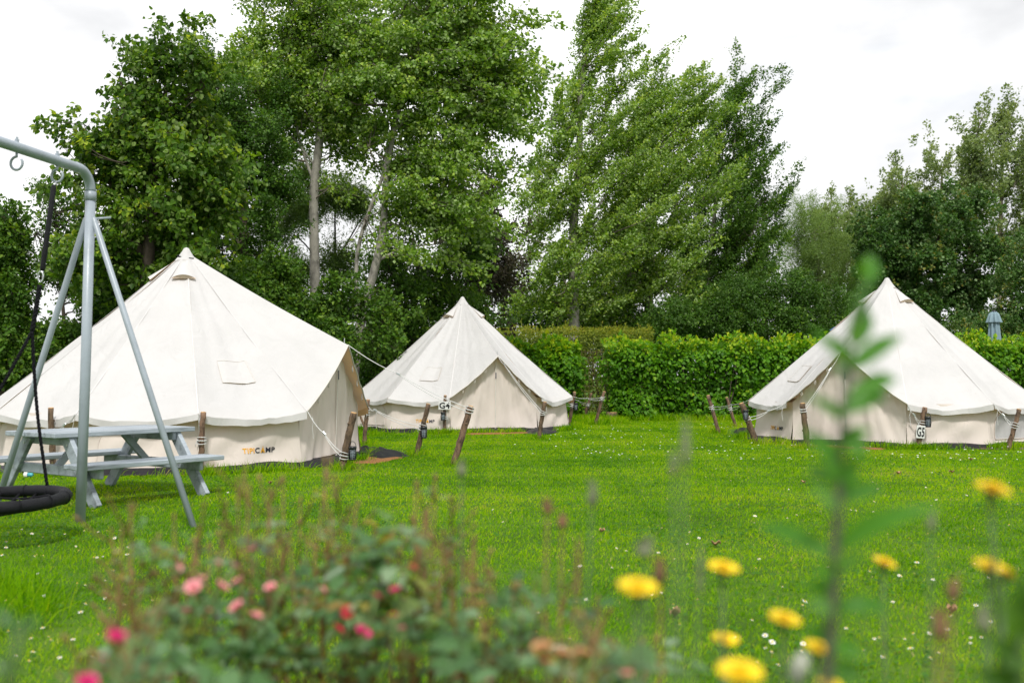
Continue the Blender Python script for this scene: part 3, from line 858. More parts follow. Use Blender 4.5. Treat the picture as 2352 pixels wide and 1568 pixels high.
# ------------------------------------------------------------------ swing frame and nest swing
def swing():
    base = G(184, 1199)
    PX, PY = base.x, base.y
    t = thing('swing_frame', 'grey blue tubular metal swing frame with splayed legs standing on the lawn', 'swing frame', (PX, PY, 0))
    m = M['metal_paint']
    zt = 2.74
    bd = Vector((-.19, -.98, 0)).normalized()
    L0 = Vector((.02, .03, 0))
    mb = MB(); mb.tube([(0, 0, -.03), (.02, .01, 1.2), (.035, .02, 2.62)], [.039, .039, .039], 20); mb.build('post', m, t, True)
    mb = MB(); mb.tube([(.035, .02, 2.57), (.035, .02, 2.572), (.035, .02, 2.64), (.035, .02, 2.642)], [.040, .045, .045, .040], 20); mb.build('collar', m, t, True)
    c = Vector((.035, .02, 2.64)); rr = .16
    pts = [c]
    for i in range(1, 11):
        a = PI / 2 * i / 10
        pts.append(c + bd * (rr * (1 - math.cos(a))) + Vector((0, 0, rr * math.sin(a))))
    e = pts[-1]
    pts.append(e + bd * 3.2)
    mb = MB(); mb.tube(pts, .039, 20); bm = mb.build('beam', m, t, True)
    mb = MB(); mb.tube([e + bd * .03, e + bd * .032, e + bd * .04, e + bd * .042], [.039, .042, .042, .039], 20); mb.build('weld', m, bm, True)
    top = Vector((.03, .016, 2.42))
    legs = [G(444, 1209) - Vector((PX, PY, 0)), Vector((-4.20, 8.09, 0)) - Vector((PX, PY, 0))]
    for f, off in zip(legs, (Vector((.035, 0, 0)), Vector((-.03, .01, 0)))):
        mb = MB(); d = (f - top).normalized()
        mb.tube([top + off - d * .02, top + off, top.lerp(f, .5) + off * .5, f + d * .05], [.012, .0235, .025, .025], 16); mb.build('leg', m, t, True)
    mb = MB(); mb.tube([top + Vector((.03, 0, .0)), top + Vector((.15, .06, .02))], .010, 8); mb.build('strut', m, t, True)
    hooks = []
    def at_px(px):
        best = min(range(400), key=lambda i: abs(CX + FPX * (PX + (e + bd * (i * .004)).x) / (PY + (e + bd * (i * .004)).y) - px)); return best * .004
    for s in (at_px(124), at_px(30)):
        p = e + bd * s
        mb = MB()
        mb.tube([p + Vector((0, 0, .035)), p + Vector((0, 0, .058))], .017, 6)
        mb.tube([p + Vector((0, 0, .055)), p + Vector((0, 0, .075))], .009, 8)
        bt = mb.build('bolt', m, t)
        mb = MB()
        side = Vector((bd.y, -bd.x, 0))
        cc = p + Vector((0, 0, -.115))
        hk = [p + Vector((0, 0, -.035)), p + Vector((0, 0, -.06))]
        hk += [cc + Vector((0, 0, .048 * math.cos(a))) + side * (.048 * math.sin(a)) for a in [.0 + 5.3 * i / 18 for i in range(19)]]
        mb.tube(hk, .0095, 8); mb.build('hook', m, t, True)
        hooks.append(Vector((PX, PY, 0)) + cc + Vector((0, 0, -.045)))
    # nest swing, hung from the first hook
    h = hooks[0]
    C = Vector((-3.66, 6.98, .30)); Rr = .50
    s = thing('nest_swing', 'black round nest swing hanging on black ropes from the metal frame', 'swing', C)
    K = lambda p: Vector(p) - C
    mb = MB(); n = 60
    for_ring = [Vector((Rr * math.cos(a), Rr * math.sin(a), .01 * math.sin(2 * a))) for a in [2 * PI * i / n for i in range(n + 1)]]
    mb.tube(for_ring, [.043 * (1 + .03 * math.sin(i * 2.1)) for i in range(n + 1)], 16, cap=False); rg = mb.build('ring', M['rubber'], s, True)
    mb = MB()
    for i in range(14):
        a = 2 * PI * (i + .4) / 14
        p = Vector((Rr * math.cos(a), Rr * math.sin(a), 0)); tg = Vector((-math.sin(a), math.cos(a), 0)); rd = p.normalized()
        mb.tube([p + (rd * math.cos(b) + Vector((0, 0, 1)) * math.sin(b)) * .0455 for b in [2 * PI * j / 16 for j in range(17)]], .005, 5, cap=False)
    mb.build('seam', M['rubber'], rg, True)
    mb = MB()
    for i in range(-3, 4):
        x = i * .13; q = math.sqrt(max(0, (Rr - .04) ** 2 - x * x))
        for ax in (0, 1):
            pts = []
            for j in range(11):
                u = -1 + 2 * j / 10; z = -.11 * (1 - (x * x + u * u * q * q) / Rr ** 2) + .0
                pts.append(Vector((x, u * q, z)) if ax else Vector((u * q, x, z)))
            mb.tube(pts, .010, 6)
    mb.build('net', M['rope_black'], s, True)
    split = W(92, 640, 7.42); sl0, sl1 = W(124, 425, 7.48), W(97, 622, 7.43)
    mb = MB(); mb.tube([K(h), K(sl0)], .008, 8); mb.build('shackle', M['steel'], s, True)
    mb = MB(); mb.tube([K(sl0), K(sl0.lerp(sl1, .03)), K(sl0.lerp(sl1, .97)), K(sl1)], [.013, .019, .019, .013], 12); mb.build('sleeve', M['rubber'], s, True)
    mb = MB()
    a0 = K(sl1); a1 = K(split)
    mb.tube([a0, a0.lerp(a1, .3)], .012, 8)
    cc = a0.lerp(a1, .75)
    mb.tube([cc + Vector((.020 * math.cos(b), 0, .04 * math.sin(b))) for b in [2 * PI * i / 14 for i in range(15)]], .0055, 6, cap=False)
    mb.build('carabiner', M['steel'], s, True)
    def twist(p, q, r, sag=0):
        mb = MB(); p, q = K(p), K(q); L = (q - p).length; N = int(L / .02)
        d = (q - p).normalized(); u = d.cross(Vector((0, 1, 0))).normalized(); w = d.cross(u)
        for st in range(3):
            pts = []
            for i in range(N + 1):
                f = i / N; an = 2 * PI * (i / 5.0 + st / 3)
                pts.append(p.lerp(q, f) + Vector((sag * math.sin(PI * f), 0, 0)) + (u * math.cos(an) + w * math.sin(an)) * r * .55)
            mb.tube(pts, r * .62, 5)
        mb.build('rope', M['rope_black'], s, True)
    m1 = W(74, 760, 7.38)
    twist(split - Vector((0, 0, .05)), m1, .017)
    twist(m1, C + Vector((Rr * math.cos(R(66)), Rr * math.sin(R(66)), .05)), .012, -.02)
    twist(m1, C + Vector((Rr * math.cos(R(160)), Rr * math.sin(R(160)), .05)), .012, .03)
swing()

def fitting():
    p = G(64, 1097); t = thing('plug_fitting', 'small white and turquoise plug on a cord lying under the picnic table', 'plug', p)
    mb = MB(); mb.tube([(-.04, 0, .035), (-.038, 0, .035), (0, 0, .035), (.002, 0, .035)], [.02, .034, .034, .028], 12); mb.build('cap', M['petal_white'], t, True)
    mb = MB(); mb.tube([(.0, 0, .035), (.05, 0, .033), (.06, 0, .033)], [.026, .024, .016], 12); mb.build('plug_body', M['teal'], t, True)
    mb = MB(); mb.tube([(-.04, 0, .04), (-.09, .02, .10), (-.13, .05, .17), (-.16, .10, .24)], .007, 6); mb.build('cord', M['rope_black'], t, True)
fitting()

# ------------------------------------------------------------------ folded parasol beyond the hedge
def parasol():
    b = W(2284, 790, 30.0); z1 = W(2284, 716, 30.0).z
    t = thing('folded_parasol', 'folded blue grey parasol standing behind the hedge at the right', 'parasol', (b.x, 30.0, 0))
    mb = MB(); mb.tube([(0, 0, 0), (0, 0, z1 - .02)], .025, 10); mb.build('pole', M['old_post'], t, True)
    def skin(prof, name, ph):
        mb = MB(); P = []
        for r, z in prof:
            P.append([pol(r * (1 + .22 * math.sin(8 * a + ph + .8 * z)), a, z) for a in [2 * PI * i / 64 for i in range(65)]])
        mb.grid(P, flip=True); return mb.build(name, M['parasol'], t, True)
    skin([(.03, z1), (.10, z1 - .05), (.13, z1 - .30), (.16, z1 - .75), (.20, z1 - 1.1), (.23, z1 - 1.5), (.21, z1 - 1.55)], 'canopy', 0)
    skin([(.045, z1 + .015), (.12, z1 - .05), (.17, z1 - .22), (.20, z1 - .32)], 'top_flap', 1.0)
    mb = MB(); mb.tube([(0, 0, z1), (0, 0, z1 + .03), (0, 0, z1 + .05)], [.07, .07, .03], 12); mb.build('finial', M['plastic_black'], t, True)
parasol()

# ------------------------------------------------------------------ foliage
G3 = lambda a, b, c: [(0.0, a), (.55, b), (1.0, c)]
M['leaf_lime'] = leafmat('lime tree leaf', [(0, (.028, .075, .006)), (.5, (.062, .14, .010)), (.85, (.14, .25, .014)), (1, (.32, .40, .03))], (.20, .28, .08), .36)
M['leaf_poplar'] = leafmat('poplar leaf', [(0, (.055, .13, .008)), (.5, (.135, .25, .016)), (.8, (.25, .37, .04)), (1, (.40, .49, .10))], (.33, .45, .17), .36, under_mix=.85)
M['leaf_dark'] = leafmat('dark leaf', [(0, (.022, .066, .005)), (.5, (.046, .118, .009)), (.9, (.085, .18, .014)), (1, (.15, .25, .025))], (.11, .18, .05), .32)
M['leaf_purple'] = leafmat('brownish leaf', [(0, (.018, .022, .010)), (.5, (.045, .040, .022)), (.9, (.075, .065, .03)), (1, (.06, .10, .03))], (.11, .10, .07), .22, (1.2, 1.0, .8))
M['leaf_willow'] = leafmat('willow leaf', [(0, (.08, .15, .035)), (.5, (.14, .23, .055)), (1, (.21, .31, .09))], (.2, .28, .12), .38)
M['leaf_maple'] = leafmat('maple leaf', [(0, (.022, .065, .010)), (.5, (.042, .105, .016)), (.9, (.07, .145, .022)), (.96, (.18, .15, .03)), (1, (.22, .23, .05))], (.20, .30, .12), .3, under_mix=.85)
M['leaf_far'] = leafmat('far poplar leaf', [(0, (.09, .15, .05)), (.5, (.16, .225, .075)), (1, (.25, .31, .11))], (.28, .34, .18), .32)
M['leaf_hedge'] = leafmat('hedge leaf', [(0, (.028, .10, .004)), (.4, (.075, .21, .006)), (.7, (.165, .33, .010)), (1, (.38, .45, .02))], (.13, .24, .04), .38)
M['leaf_hedge_small'] = leafmat('small hedge leaf', [(0, (.07, .11, .012)), (.5, (.15, .20, .02)), (.85, (.26, .30, .03)), (1, (.30, .26, .04))], (.17, .22, .06), .38)
M['leaf_rose'] = leafmat('rose leaf', [(0, (.03, .085, .022)), (.45, (.07, .165, .045)), (.7, (.13, .24, .10)), (.82, (.22, .32, .19)), (.86, (.18, .25, .03)), (.93, (.22, .13, .025)), (1, (.30, .24, .03))], (.25, .36, .23), .38, rough=.3, spec=.5)
M['leaf_green'] = leafmat('fresh leaf', [(0, (.035, .12, .008)), (.5, (.06, .18, .012)), (1, (.11, .26, .02))], (.12, .22, .08), .4)
M['leaf_bluegreen'] = leafmat('stem plant leaf', [(0, (.05, .16, .02)), (.5, (.07, .21, .02)), (1, (.11, .25, .07))], (.13, .27, .08), .42, rough=.4, under_mix=.5)

def frac_noise(P, sc, seed):
    """cheap smooth pseudo noise, about -1..1"""
    a = P * sc + seed
    return (np.sin(a[:, 0] * 1.7 + 1.3 * np.sin(a[:, 1] * 1.1)) + np.sin(a[:, 1] * 2.1 + 1.7 * np.sin(a[:, 2] * .9)) + np.sin(a[:, 2] * 1.9 + 1.1 * np.sin(a[:, 0] * 1.3))) / 3

def rand_dir(n):
    return unit(rng.normal(size=(n, 3)))

def make_leaves(name, lobes, n_sprays, per, slen, swid, L, mat_, parent, wind=(.35, -.05, .0), up=.25, out=.6, six=False, aspect=.72, shell=.5, droop=.25, tint_shift=0.0, rough=.28, stems=None, leafwind=.5, thin=.055, bough=None, flipped=.2):
    """sprays = plume shaped twigs; returns spray bases and ends"""
    n_sprays = int(n_sprays)
    vol = np.array([(r[0] * r[1] * r[2]) ** (2 / 3) * (w if w else 1) for c, r, w in lobes]); pr = vol / vol.sum()
    li = rng.choice(len(lobes), n_sprays, p=pr)
    C = np.array([tuple(l[0]) for l in lobes])[li]; RR = np.array([l[1] for l in lobes], float)[li]
    d = rand_dir(n_sprays)
    rad = shell + (1 - shell) * rng.random(n_sprays) ** .6
    lump = 1 + rough * frac_noise(d * 2.2 + C, 1.6, 3.1) + .12 * rng.normal(size=n_sprays)
    B = C + d * RR * (rad * lump)[:, None]
    wv = np.array(wind)
    if bough:
        share, bl, bw = bough
        nbg = max(6, int(n_sprays / share))
        bi = rng.integers(0, nbg, n_sprays)
        bd = unit(d[:nbg] * out + wv * 1.1 + np.array([0, 0, up * 1.1]) + rng.normal(size=(nbg, 3)) * .17)
        blen = bl * rng.uniform(.5, 1.3, nbg)
        u = rng.random(n_sprays)
        pp = unit(np.cross(rand_dir(n_sprays), bd[bi])) * (bw * (1.1 - .8 * u) * np.sqrt(rng.random(n_sprays)))[:, None]
        B = B[:nbg][bi] + bd[bi] * (blen[bi] * (u - .45))[:, None] + pp
        B[:, 2] -= droop * .3 * blen[bi] * u * u
        d = unit(d[:nbg][bi] * .5 + pp / bw * .7 + bd[bi] * .4); C = C[:nbg][bi]
    keep = B[:, 2] > .15
    B, d, C = B[keep], d[keep], C[keep]; n_sprays = len(B)
    dirn = unit(d * out + wv + np.array([0, 0, up]) + rng.normal(size=(n_sprays, 3)) * .35)
    SL = slen * rng.uniform(.55, 1.35, n_sprays)
    B = B - dirn * (SL * .5)[:, None]
    E = B + dirn * SL[:, None]
    cnt = np.maximum(2, (per * rng.uniform(.5, 1.5, n_sprays))).astype(int)
    idx = np.repeat(np.arange(n_sprays), cnt); n = len(idx)
    u = rng.random(n) ** .8
    w = swid * (1.05 - .75 * u)
    perp = np.cross(rand_dir(n), dirn[idx]); perp = unit(perp) * (w * np.sqrt(rng.random(n)))[:, None]
    sag = -droop * .35 * SL[idx] * u * u
    P = B[idx] + dirn[idx] * (SL[idx] * u)[:, None] + perp
    P[:, 2] += sag
    D = unit(dirn[idx] * .5 + wv * leafwind + unit(perp + 1e-6) * .55 + np.array([0, 0, -droop]) + rng.normal(size=(n, 3)) * .45)
    Nn = np.array([0, -.12, .35]) + d[idx] * .55 + wv * -.2 + rng.normal(size=(n, 3)) * .55
    Nn[rng.random(n) < flipped] *= -1
    ll = L * rng.uniform(.6, 1.3, n)
    sp_t = rng.normal(size=n_sprays) * .14
    tint = np.clip(.47 + tint_shift + sp_t[idx] * 1.25 + rng.normal(size=n) * .19 + .12 * (u - .5), 0, 1)
    me = leaf_mesh(name, P, D, Nn, ll, ll * aspect, tint, mat_, six=six)
    link(name, me, parent)
    return B, E, C

def branches(name, trunkpts, tips, ends, mat_, parent, rad=.03, frac=.25, maxn=400, thin=.010):
    """limbs from the trunk line to the spray bases, with twigs along the sprays"""
    mb = MB()
    T = np.array([tuple(p) for p in trunkpts])
    n = len(tips); sel = rng.permutation(n)[:min(maxn, n)]
    nl = max(3, int(len(sel) * frac * .35))
    hubs = tips[sel[:nl]]
    for h in hubs:
        dist = np.linalg.norm(T - h, axis=1) + np.maximum(0, T[:, 2] - h[2] + .2) * 3
        a = Vector(T[int(np.argmin(dist))]); b = Vector(h)
        mid = a.lerp(b, .5) + Vector((random.uniform(-.1, .1), random.uniform(-.1, .1), -.08 * (b - a).length))
        r0 = min(rad, .02 + .012 * (b - a).length)
        mb.tube([a, a.lerp(mid, .5) + Vector((0, 0, .02)), mid, mid.lerp(b, .55), b], [r0, r0 * .8, r0 * .6, r0 * .42, r0 * .22], 6, cap=False)
    for i in sel:
        b = Vector(tips[i]); e = Vector(ends[i])
        k = int(np.argmin(np.linalg.norm(hubs - tips[i], axis=1))); h = Vector(hubs[k])
        if (h - b).length > .05 and (h - b).length < .9:
            mb.tube([h, h.lerp(b, .5) + Vector((0, 0, -.04)), b, b.lerp(e, .8)], [thin * 1.2, thin, thin * .8, thin * .4], 4, cap=False)
        else:
            mb.tube([b, b.lerp(e, .8)], [thin * .8, thin * .4], 4, cap=False)
    return mb.build(name, mat_, parent, True)

def lobe(px, py, rx, ry, Y, dy=None, w=1.0):
    c = W(px, py, Y); s = Y / FPX
    return (c, (rx * s, (dy if dy else max(rx, ry) * s * .75), ry * s), w)

def tree(name, label, base_px, Y, trunk, lobes, n, per, slen, swid, L, leaf, bark, group='trees round the campsite', cat='tree', nb=250, tw=.03, thin=.010, **kw):
    """trunk = list of limbs; limb = [(px, py, radius m, dy)...]; the first limb starts at the ground"""
    b = W(base_px[0], base_px[1], Y); b.z = 0
    t = thing(name, label, cat, b, 0, group)
    Lb = [((lambda q: (q[0] - b, q[1], q[2]))(lobe(*l) if len(l) > 4 else lobe(l[0], l[1], l[2], l[3], Y))) for l in lobes]
    mb = MB(); tp = []
    for limb in trunk:
        pts = [W(p[0], p[1], Y + (p[3] if len(p) > 3 else 0)) - b for p in limb]
        rr = [p[2] for p in limb]
        # smooth the limb
        P2, r2 = [], []
        for i in range(len(pts) - 1):
            p0 = pts[max(i - 1, 0)]; p1 = pts[i]; p2 = pts[i + 1]; p3 = pts[min(i + 2, len(pts) - 1)]
            for k in range(5):
                u = k / 5
                P2.append(.5 * ((2 * p1) + (p2 - p0) * u + (2 * p0 - 5 * p1 + 4 * p2 - p3) * u * u + (3 * p1 - p0 - 3 * p2 + p3) * u ** 3))
                r2.append((rr[i] + (rr[i + 1] - rr[i]) * u) * random.uniform(.97, 1.03))
        P2.append(pts[-1]); r2.append(rr[-1])
        mb.tube(P2, r2, 12, jitter=.03); tp += P2
    tr = mb.build('trunk', M[bark], t, True)
    Bs, Es, Cs = make_leaves('crown', Lb, n, per, slen, swid, L, M[leaf], t, **kw)
    if nb: branches('twig_sprays', tp, Bs, Es, M['bark_dark' if bark == 'bark_dark' else 'bark_grey'], tr, tw, .25, nb, thin)
    return t

# ---- the wood, from the near left to the far right
tree('lime_tree', 'broad leaved tree with big heart shaped leaves towering right behind the big tent', (330, 900), 19.0,
     [[(335, 960, .16), (335, 700, .14), (345, 520, .11), (360, 380, .085), (375, 250, .05), (390, 150, .02)],
      [(340, 620, .08), (280, 480, .05), (230, 360, .03)], [(345, 560, .08), (430, 440, .05), (490, 330, .025)], [(350, 450, .06), (300, 330, .04), (280, 200, .02)]],
     [(410, 150, 75, 70), (330, 170, 85, 65), (300, 240, 70, 60), (410, 260, 110, 85), (220, 300, 75, 40), (330, 350, 120, 70), (450, 370, 110, 60), (260, 390, 90, 60), (380, 460, 140, 60), (330, 540, 120, 60), (250, 600, 100, 60), (420, 540, 90, 60), (440, 90, 30, 35), (185, 318, 30, 12), (225, 335, 38, 22), (470, 470, 60, 25)],
     1400, 24, .60, .18, .100, 'leaf_lime', 'bark_dark', six=True, aspect=.85, wind=(.12, -.1, 0), up=.1, droop=.55, nb=300, bough=(9, 1.1, .32))
tree('dark_tree', 'dense dark green tree between the big heart leaved tree and the pale poplar trunk', (560, 900), 24.0,
     [[(560, 960, .17), (555, 700, .15), (560, 450, .10), (540, 250, .04)]],
     [(520, 220, 90, 90), (590, 300, 100, 110), (520, 400, 110, 90), (610, 430, 80, 90), (540, 520, 100, 60), (490, 620, 110, 70), (470, 150, 50, 45), (570, 640, 70, 70)],
     1500, 40, .7, .24, .075, 'leaf_dark', 'bark_dark', wind=(.2, 0, 0), nb=200, bough=(14, 1.3, .42))
tree('white_poplar', 'tall poplar with a pale straight trunk behind the big tent', (727, 900), 25.0,
     [[(727, 980, 0.142), (724, 690, 0.129), (722, 560, 0.122), (721, 440, 0.114), (733, 330, 0.103), (745, 200, 0.073), (770, 60, 0.052), (790, -80, 0.034)],
      [(722, 420, 0.043), (690, 330, 0.034), (672, 230, 0.022), (650, 130, 0.013)], [(735, 330, 0.043), (800, 230, 0.034), (850, 120, 0.017)],
      [(722, 380, 0.030), (660, 300, 0.022), (600, 240, 0.010)], [(745, 190, 0.034), (720, 90, 0.026), (690, 10, 0.010)]],
     [(650, 80, 85, 60), (600, 130, 60, 60), (730, 60, 110, 80), (700, 150, 110, 65), (640, 210, 95, 50), (760, 160, 90, 60), (690, 250, 80, 35), (790, 260, 70, 40), (740, -30, 120, 70), (640, -10, 60, 50), (680, 310, 60, 25), (810, 330, 50, 30), (655, 385, 45, 28), (790, 400, 45, 28)],
     1750, 34, .90, .16, .084, 'leaf_poplar', 'bark_pale', wind=(.6, -.05, 0), up=.22, droop=.3, flipped=.3, nb=330, tw=.04, shell=.35, aspect=.85, bough=(12, 1.7, .34))
tree('leaning_poplar', 'forked poplar leaning right between the big tent and the middle tent', (812, 900), 24.0,
     [[(806, 985, 0.129), (815, 840, 0.116), (832, 720, 0.107), (860, 620, 0.099), (880, 520, 0.090), (886, 420, 0.077), (905, 300, 0.060), (940, 160, 0.043), (980, 20, 0.030), (1000, -80, 0.017)],
      [(826, 740, 0.065), (818, 640, 0.052), (825, 560, 0.047), (850, 480, 0.043), (880, 400, 0.039), (890, 330, 0.030)],
      [(905, 300, 0.043), (990, 230, 0.034), (1090, 170, 0.022), (1190, 160, 0.010)], [(886, 430, 0.043), (960, 390, 0.030), (1060, 380, 0.017)], [(865, 600, 0.039), (930, 570, 0.026), (1010, 560, 0.013)]],
     [(900, 60, 110, 80), (1000, 50, 120, 80), (1100, 60, 90, 60), (880, 170, 110, 60), (1000, 170, 130, 60), (1110, 170, 100, 50), (1190, 165, 60, 22), (940, 270, 110, 50), (1050, 270, 100, 50), (1130, 245, 55, 25), (980, 360, 110, 45), (1080, 390, 80, 40), (1150, 380, 35, 18), (960, 450, 100, 50), (1050, 470, 80, 50), (960, 540, 90, 50), (1000, -30, 150, 60), (940, 480, 45, 40), (1215, 175, 45, 14)],
     2200, 34, 1.0, .16, .088, 'leaf_poplar', 'bark_pale', wind=(.8, -.1, 0), up=.1, droop=.35, flipped=.3, nb=380, tw=.04, shell=.3, aspect=.88, tint_shift=-.04, bough=(12, 1.9, .34))
tree('undergrowth_tree', 'leafy green understorey tree filling in behind the top of the middle tent', (960, 900), 26.0,
     [[(955, 960, .11), (950, 760, .09), (960, 600, .05)], [(950, 760, .06), (1020, 640, .03)]],
     [(950, 620, 110, 70), (1030, 600, 90, 70), (900, 700, 70, 70), (980, 720, 110, 70), (870, 780, 55, 80), (940, 830, 110, 60), (1060, 720, 60, 60)],
     1150, 30, .65, .22, .085, 'leaf_dark', 'bark_dark', wind=(.2, 0, 0), nb=150, tint_shift=.14, droop=.35, bough=(14, 1.2, .4))
tree('purple_leaved_tree', 'dark brownish leaved tree behind the middle tent tip, sky showing through', (1100, 900), 29.0,
     [[(1100, 960, .14), (1100, 720, .11), (1095, 560, .07), (1110, 420, .03)], [(1100, 650, .05), (1150, 540, .02)]],
     [(1090, 450, 70, 60), (1110, 540, 70, 60), (1080, 620, 80, 60), (1130, 640, 50, 60), (1120, 720, 50, 45), (1050, 540, 60, 60)],
     560, 28, .7, .22, .10, 'leaf_purple', 'bark_dark', wind=(.3, 0, 0), nb=220, shell=.3, bough=(10, 1.3, .4))
tree('tall_poplar', 'tallest wind blown poplar right of the gap of sky above the middle tent', (1330, 900), 36.0,
     [[(1320, 960, .22), (1318, 700, .19), (1318, 500, .16), (1330, 380, .13), (1335, 200, .09), (1360, 60, .05), (1385, -30, .02)],
      [(1320, 560, .06), (1370, 480, .04), (1430, 400, .02)], [(1330, 420, .05), (1390, 320, .035), (1450, 250, .015)], [(1320, 520, .05), (1270, 430, .03), (1240, 370, .012)]],
     [(1372, 10, 40, 45), (1368, 60, 45, 50), (1372, 110, 50, 45), (1425, 300, 50, 50), (1385, 20, 38, 50), (1375, 90, 55, 55), (1365, 170, 65, 55), (1410, 170, 55, 40), (1350, 250, 75, 55), (1430, 240, 60, 45), (1310, 310, 70, 45), (1400, 320, 90, 50), (1270, 340, 45, 40), (1340, 400, 110, 50), (1250, 420, 45, 50), (1440, 400, 60, 50), (1280, 480, 90, 50), (1380, 490, 90, 50), (1240, 560, 80, 55), (1340, 580, 100, 60), (1230, 640, 70, 60), (1310, 680, 100, 60), (1440, 500, 60, 50)],
     2700, 32, 1.0, .14, .094, 'leaf_poplar', 'bark_pale', wind=(.8, -.1, .1), up=.85, droop=.12, flipped=.35, nb=300, tw=.05, thin=.014, shell=.3, aspect=.8, tint_shift=.06, bough=(16, 3.0, .30))
tree('wind_blown_poplar', 'wind blown poplar with two rounded tops, beside the tallest poplar', (1500, 900), 38.0,
     [[(1490, 960, .2), (1490, 700, .17), (1495, 520, .11), (1510, 400, .06), (1525, 310, .02)], [(1492, 600, .08), (1550, 480, .04), (1580, 400, .015)]],
     [(1530, 210, 48, 40), (1505, 270, 60, 50), (1575, 260, 60, 45), (1465, 330, 70, 50), (1565, 330, 80, 55), (1505, 410, 90, 55), (1445, 470, 80, 55), (1585, 420, 80, 60), (1525, 510, 100, 60), (1435, 570, 80, 60), (1505, 620, 100, 60), (1405, 670, 80, 60), (1465, 740, 110, 60), (1625, 230, 40, 35), (1365, 750, 70, 60)],
     2700, 34, 1.0, .15, .094, 'leaf_poplar', 'bark_grey', wind=(.8, -.1, .1), up=.85, droop=.12, flipped=.35, nb=200, tw=.05, thin=.014, shell=.35, aspect=.8, tint_shift=.0, bough=(16, 3.1, .32))
tree('pointed_poplar', 'darker poplar with a pointed top, rightmost of the tall poplars', (1680, 900), 41.0,
     [[(1665, 960, .22), (1665, 700, .18), (1675, 520, .11), (1682, 400, .06), (1690, 290, .02)], [(1668, 600, .08), (1705, 490, .04), (1730, 430, .015)], [(1640, 940, .12), (1625, 700, .11), (1640, 500, .08), (1660, 350, .04)]],
     [(1692, 195, 28, 45), (1700, 265, 48, 50), (1670, 335, 65, 55), (1730, 355, 45, 55), (1660, 415, 85, 60), (1730, 455, 50, 60), (1650, 505, 95, 60), (1730, 545, 55, 55), (1620, 585, 95, 60), (1710, 625, 80, 60), (1590, 675, 90, 60), (1690, 715, 90, 60), (1770, 465, 22, 25), (1795, 475, 22, 35), (1760, 605, 50, 50)],
     2500, 40, 1.05, .18, .094, 'leaf_dark', 'bark_pale', wind=(.6, -.05, .15), up=.85, droop=.1, flipped=.25, nb=200, tw=.05, thin=.014, shell=.35, aspect=.75, tint_shift=.16, bough=(16, 3.2, .34))
tree('ivy_thicket', 'dark rounded thicket at the foot of the pointed poplar', (1760, 900), 36.0,
     [[(1760, 960, .2), (1755, 800, .14), (1760, 680, .06)]],
     [(1700, 690, 90, 50), (1800, 680, 80, 60), (1640, 740, 100, 50), (1760, 740, 110, 50), (1880, 700, 70, 60), (1560, 740, 90, 50), (1840, 760, 90, 40)],
     1500, 36, .6, .28, .085, 'leaf_dark', 'bark_dark', wind=(.1, 0, 0), nb=0, tint_shift=-.10)
tree('back_thicket', 'dark green thicket above the small leaved hedge behind the middle tent', (1330, 900), 38.5,
     [[(1330, 960, .2), (1335, 800, .14), (1330, 700, .06)]],
     [(1230, 720, 60, 50), (1320, 720, 80, 55), (1420, 740, 90, 50), (1500, 760, 90, 40), (1180, 700, 40, 50)],
     1000, 34, .6, .28, .09, 'leaf_dark', 'bark_dark', wind=(.1, 0, 0), nb=0)
tree('willow_tree', 'feathery pale green willow right of the tall poplars', (1890, 900), 46.0,
     [[(1890, 960, .2), (1890, 760, .16), (1880, 620, .09), (1870, 540, .04)], [(1890, 700, .07), (1920, 640, .05), (1950, 600, .03)]],
     [(1860, 530, 75, 60), (1890, 600, 80, 70), (1830, 600, 60, 70), (1920, 660, 80, 60), (1870, 690, 100, 60), (1940, 580, 30, 50), (1960, 720, 60, 60)],
     1700, 46, .9, .26, .12, 'leaf_willow', 'bark_grey', wind=(.15, 0, .1), up=.7, droop=.0, nb=120, aspect=.16, shell=.5, bough=(14, 2.0, .5))
tree('maple_tree', 'big round dark maple behind the G5 tent', (2150, 900), 43.0,
     [[(2150, 960, .25), (2150, 760, .2), (2150, 620, .12), (2160, 520, .05)]],
     [(2150, 530, 100, 55), (2060, 540, 80, 60), (2230, 520, 75, 55), (2030, 620, 70, 70), (2130, 620, 120, 70), (2240, 610, 90, 70), (2050, 710, 80, 60), (2160, 710, 120, 60), (2270, 700, 70, 60), (2110, 480, 40, 25), (2200, 470, 45, 25), (2010, 560, 30, 40)],
     2000, 40, .65, .30, .125, 'leaf_maple', 'bark_dark', wind=(.1, 0, 0), nb=80, flipped=.12, aspect=.95, shell=.62, rough=.35, bough=(14, 1.3, .75))
FAR = [(1905, 515, 60, 40, 64), (1975, 500, 45, 50, 66), (2070, 420, 60, 60, 62), (2160, 400, 55, 60, 64), (2230, 350, 60, 60, 60), (2300, 330, 60, 70, 63), (2370, 330, 55, 75, 62)]
FL = ['pale yellow green poplar rising behind the willow, lowest of the far row', 'thin far poplar in the gap between the willow and the maple', 'far poplar rising behind the left shoulder of the maple',
      'far poplar with an airy crown over the middle of the maple', 'far poplar over the right shoulder of the maple', 'broadest far poplar near the right picture edge', 'far poplar cut by the right picture edge']
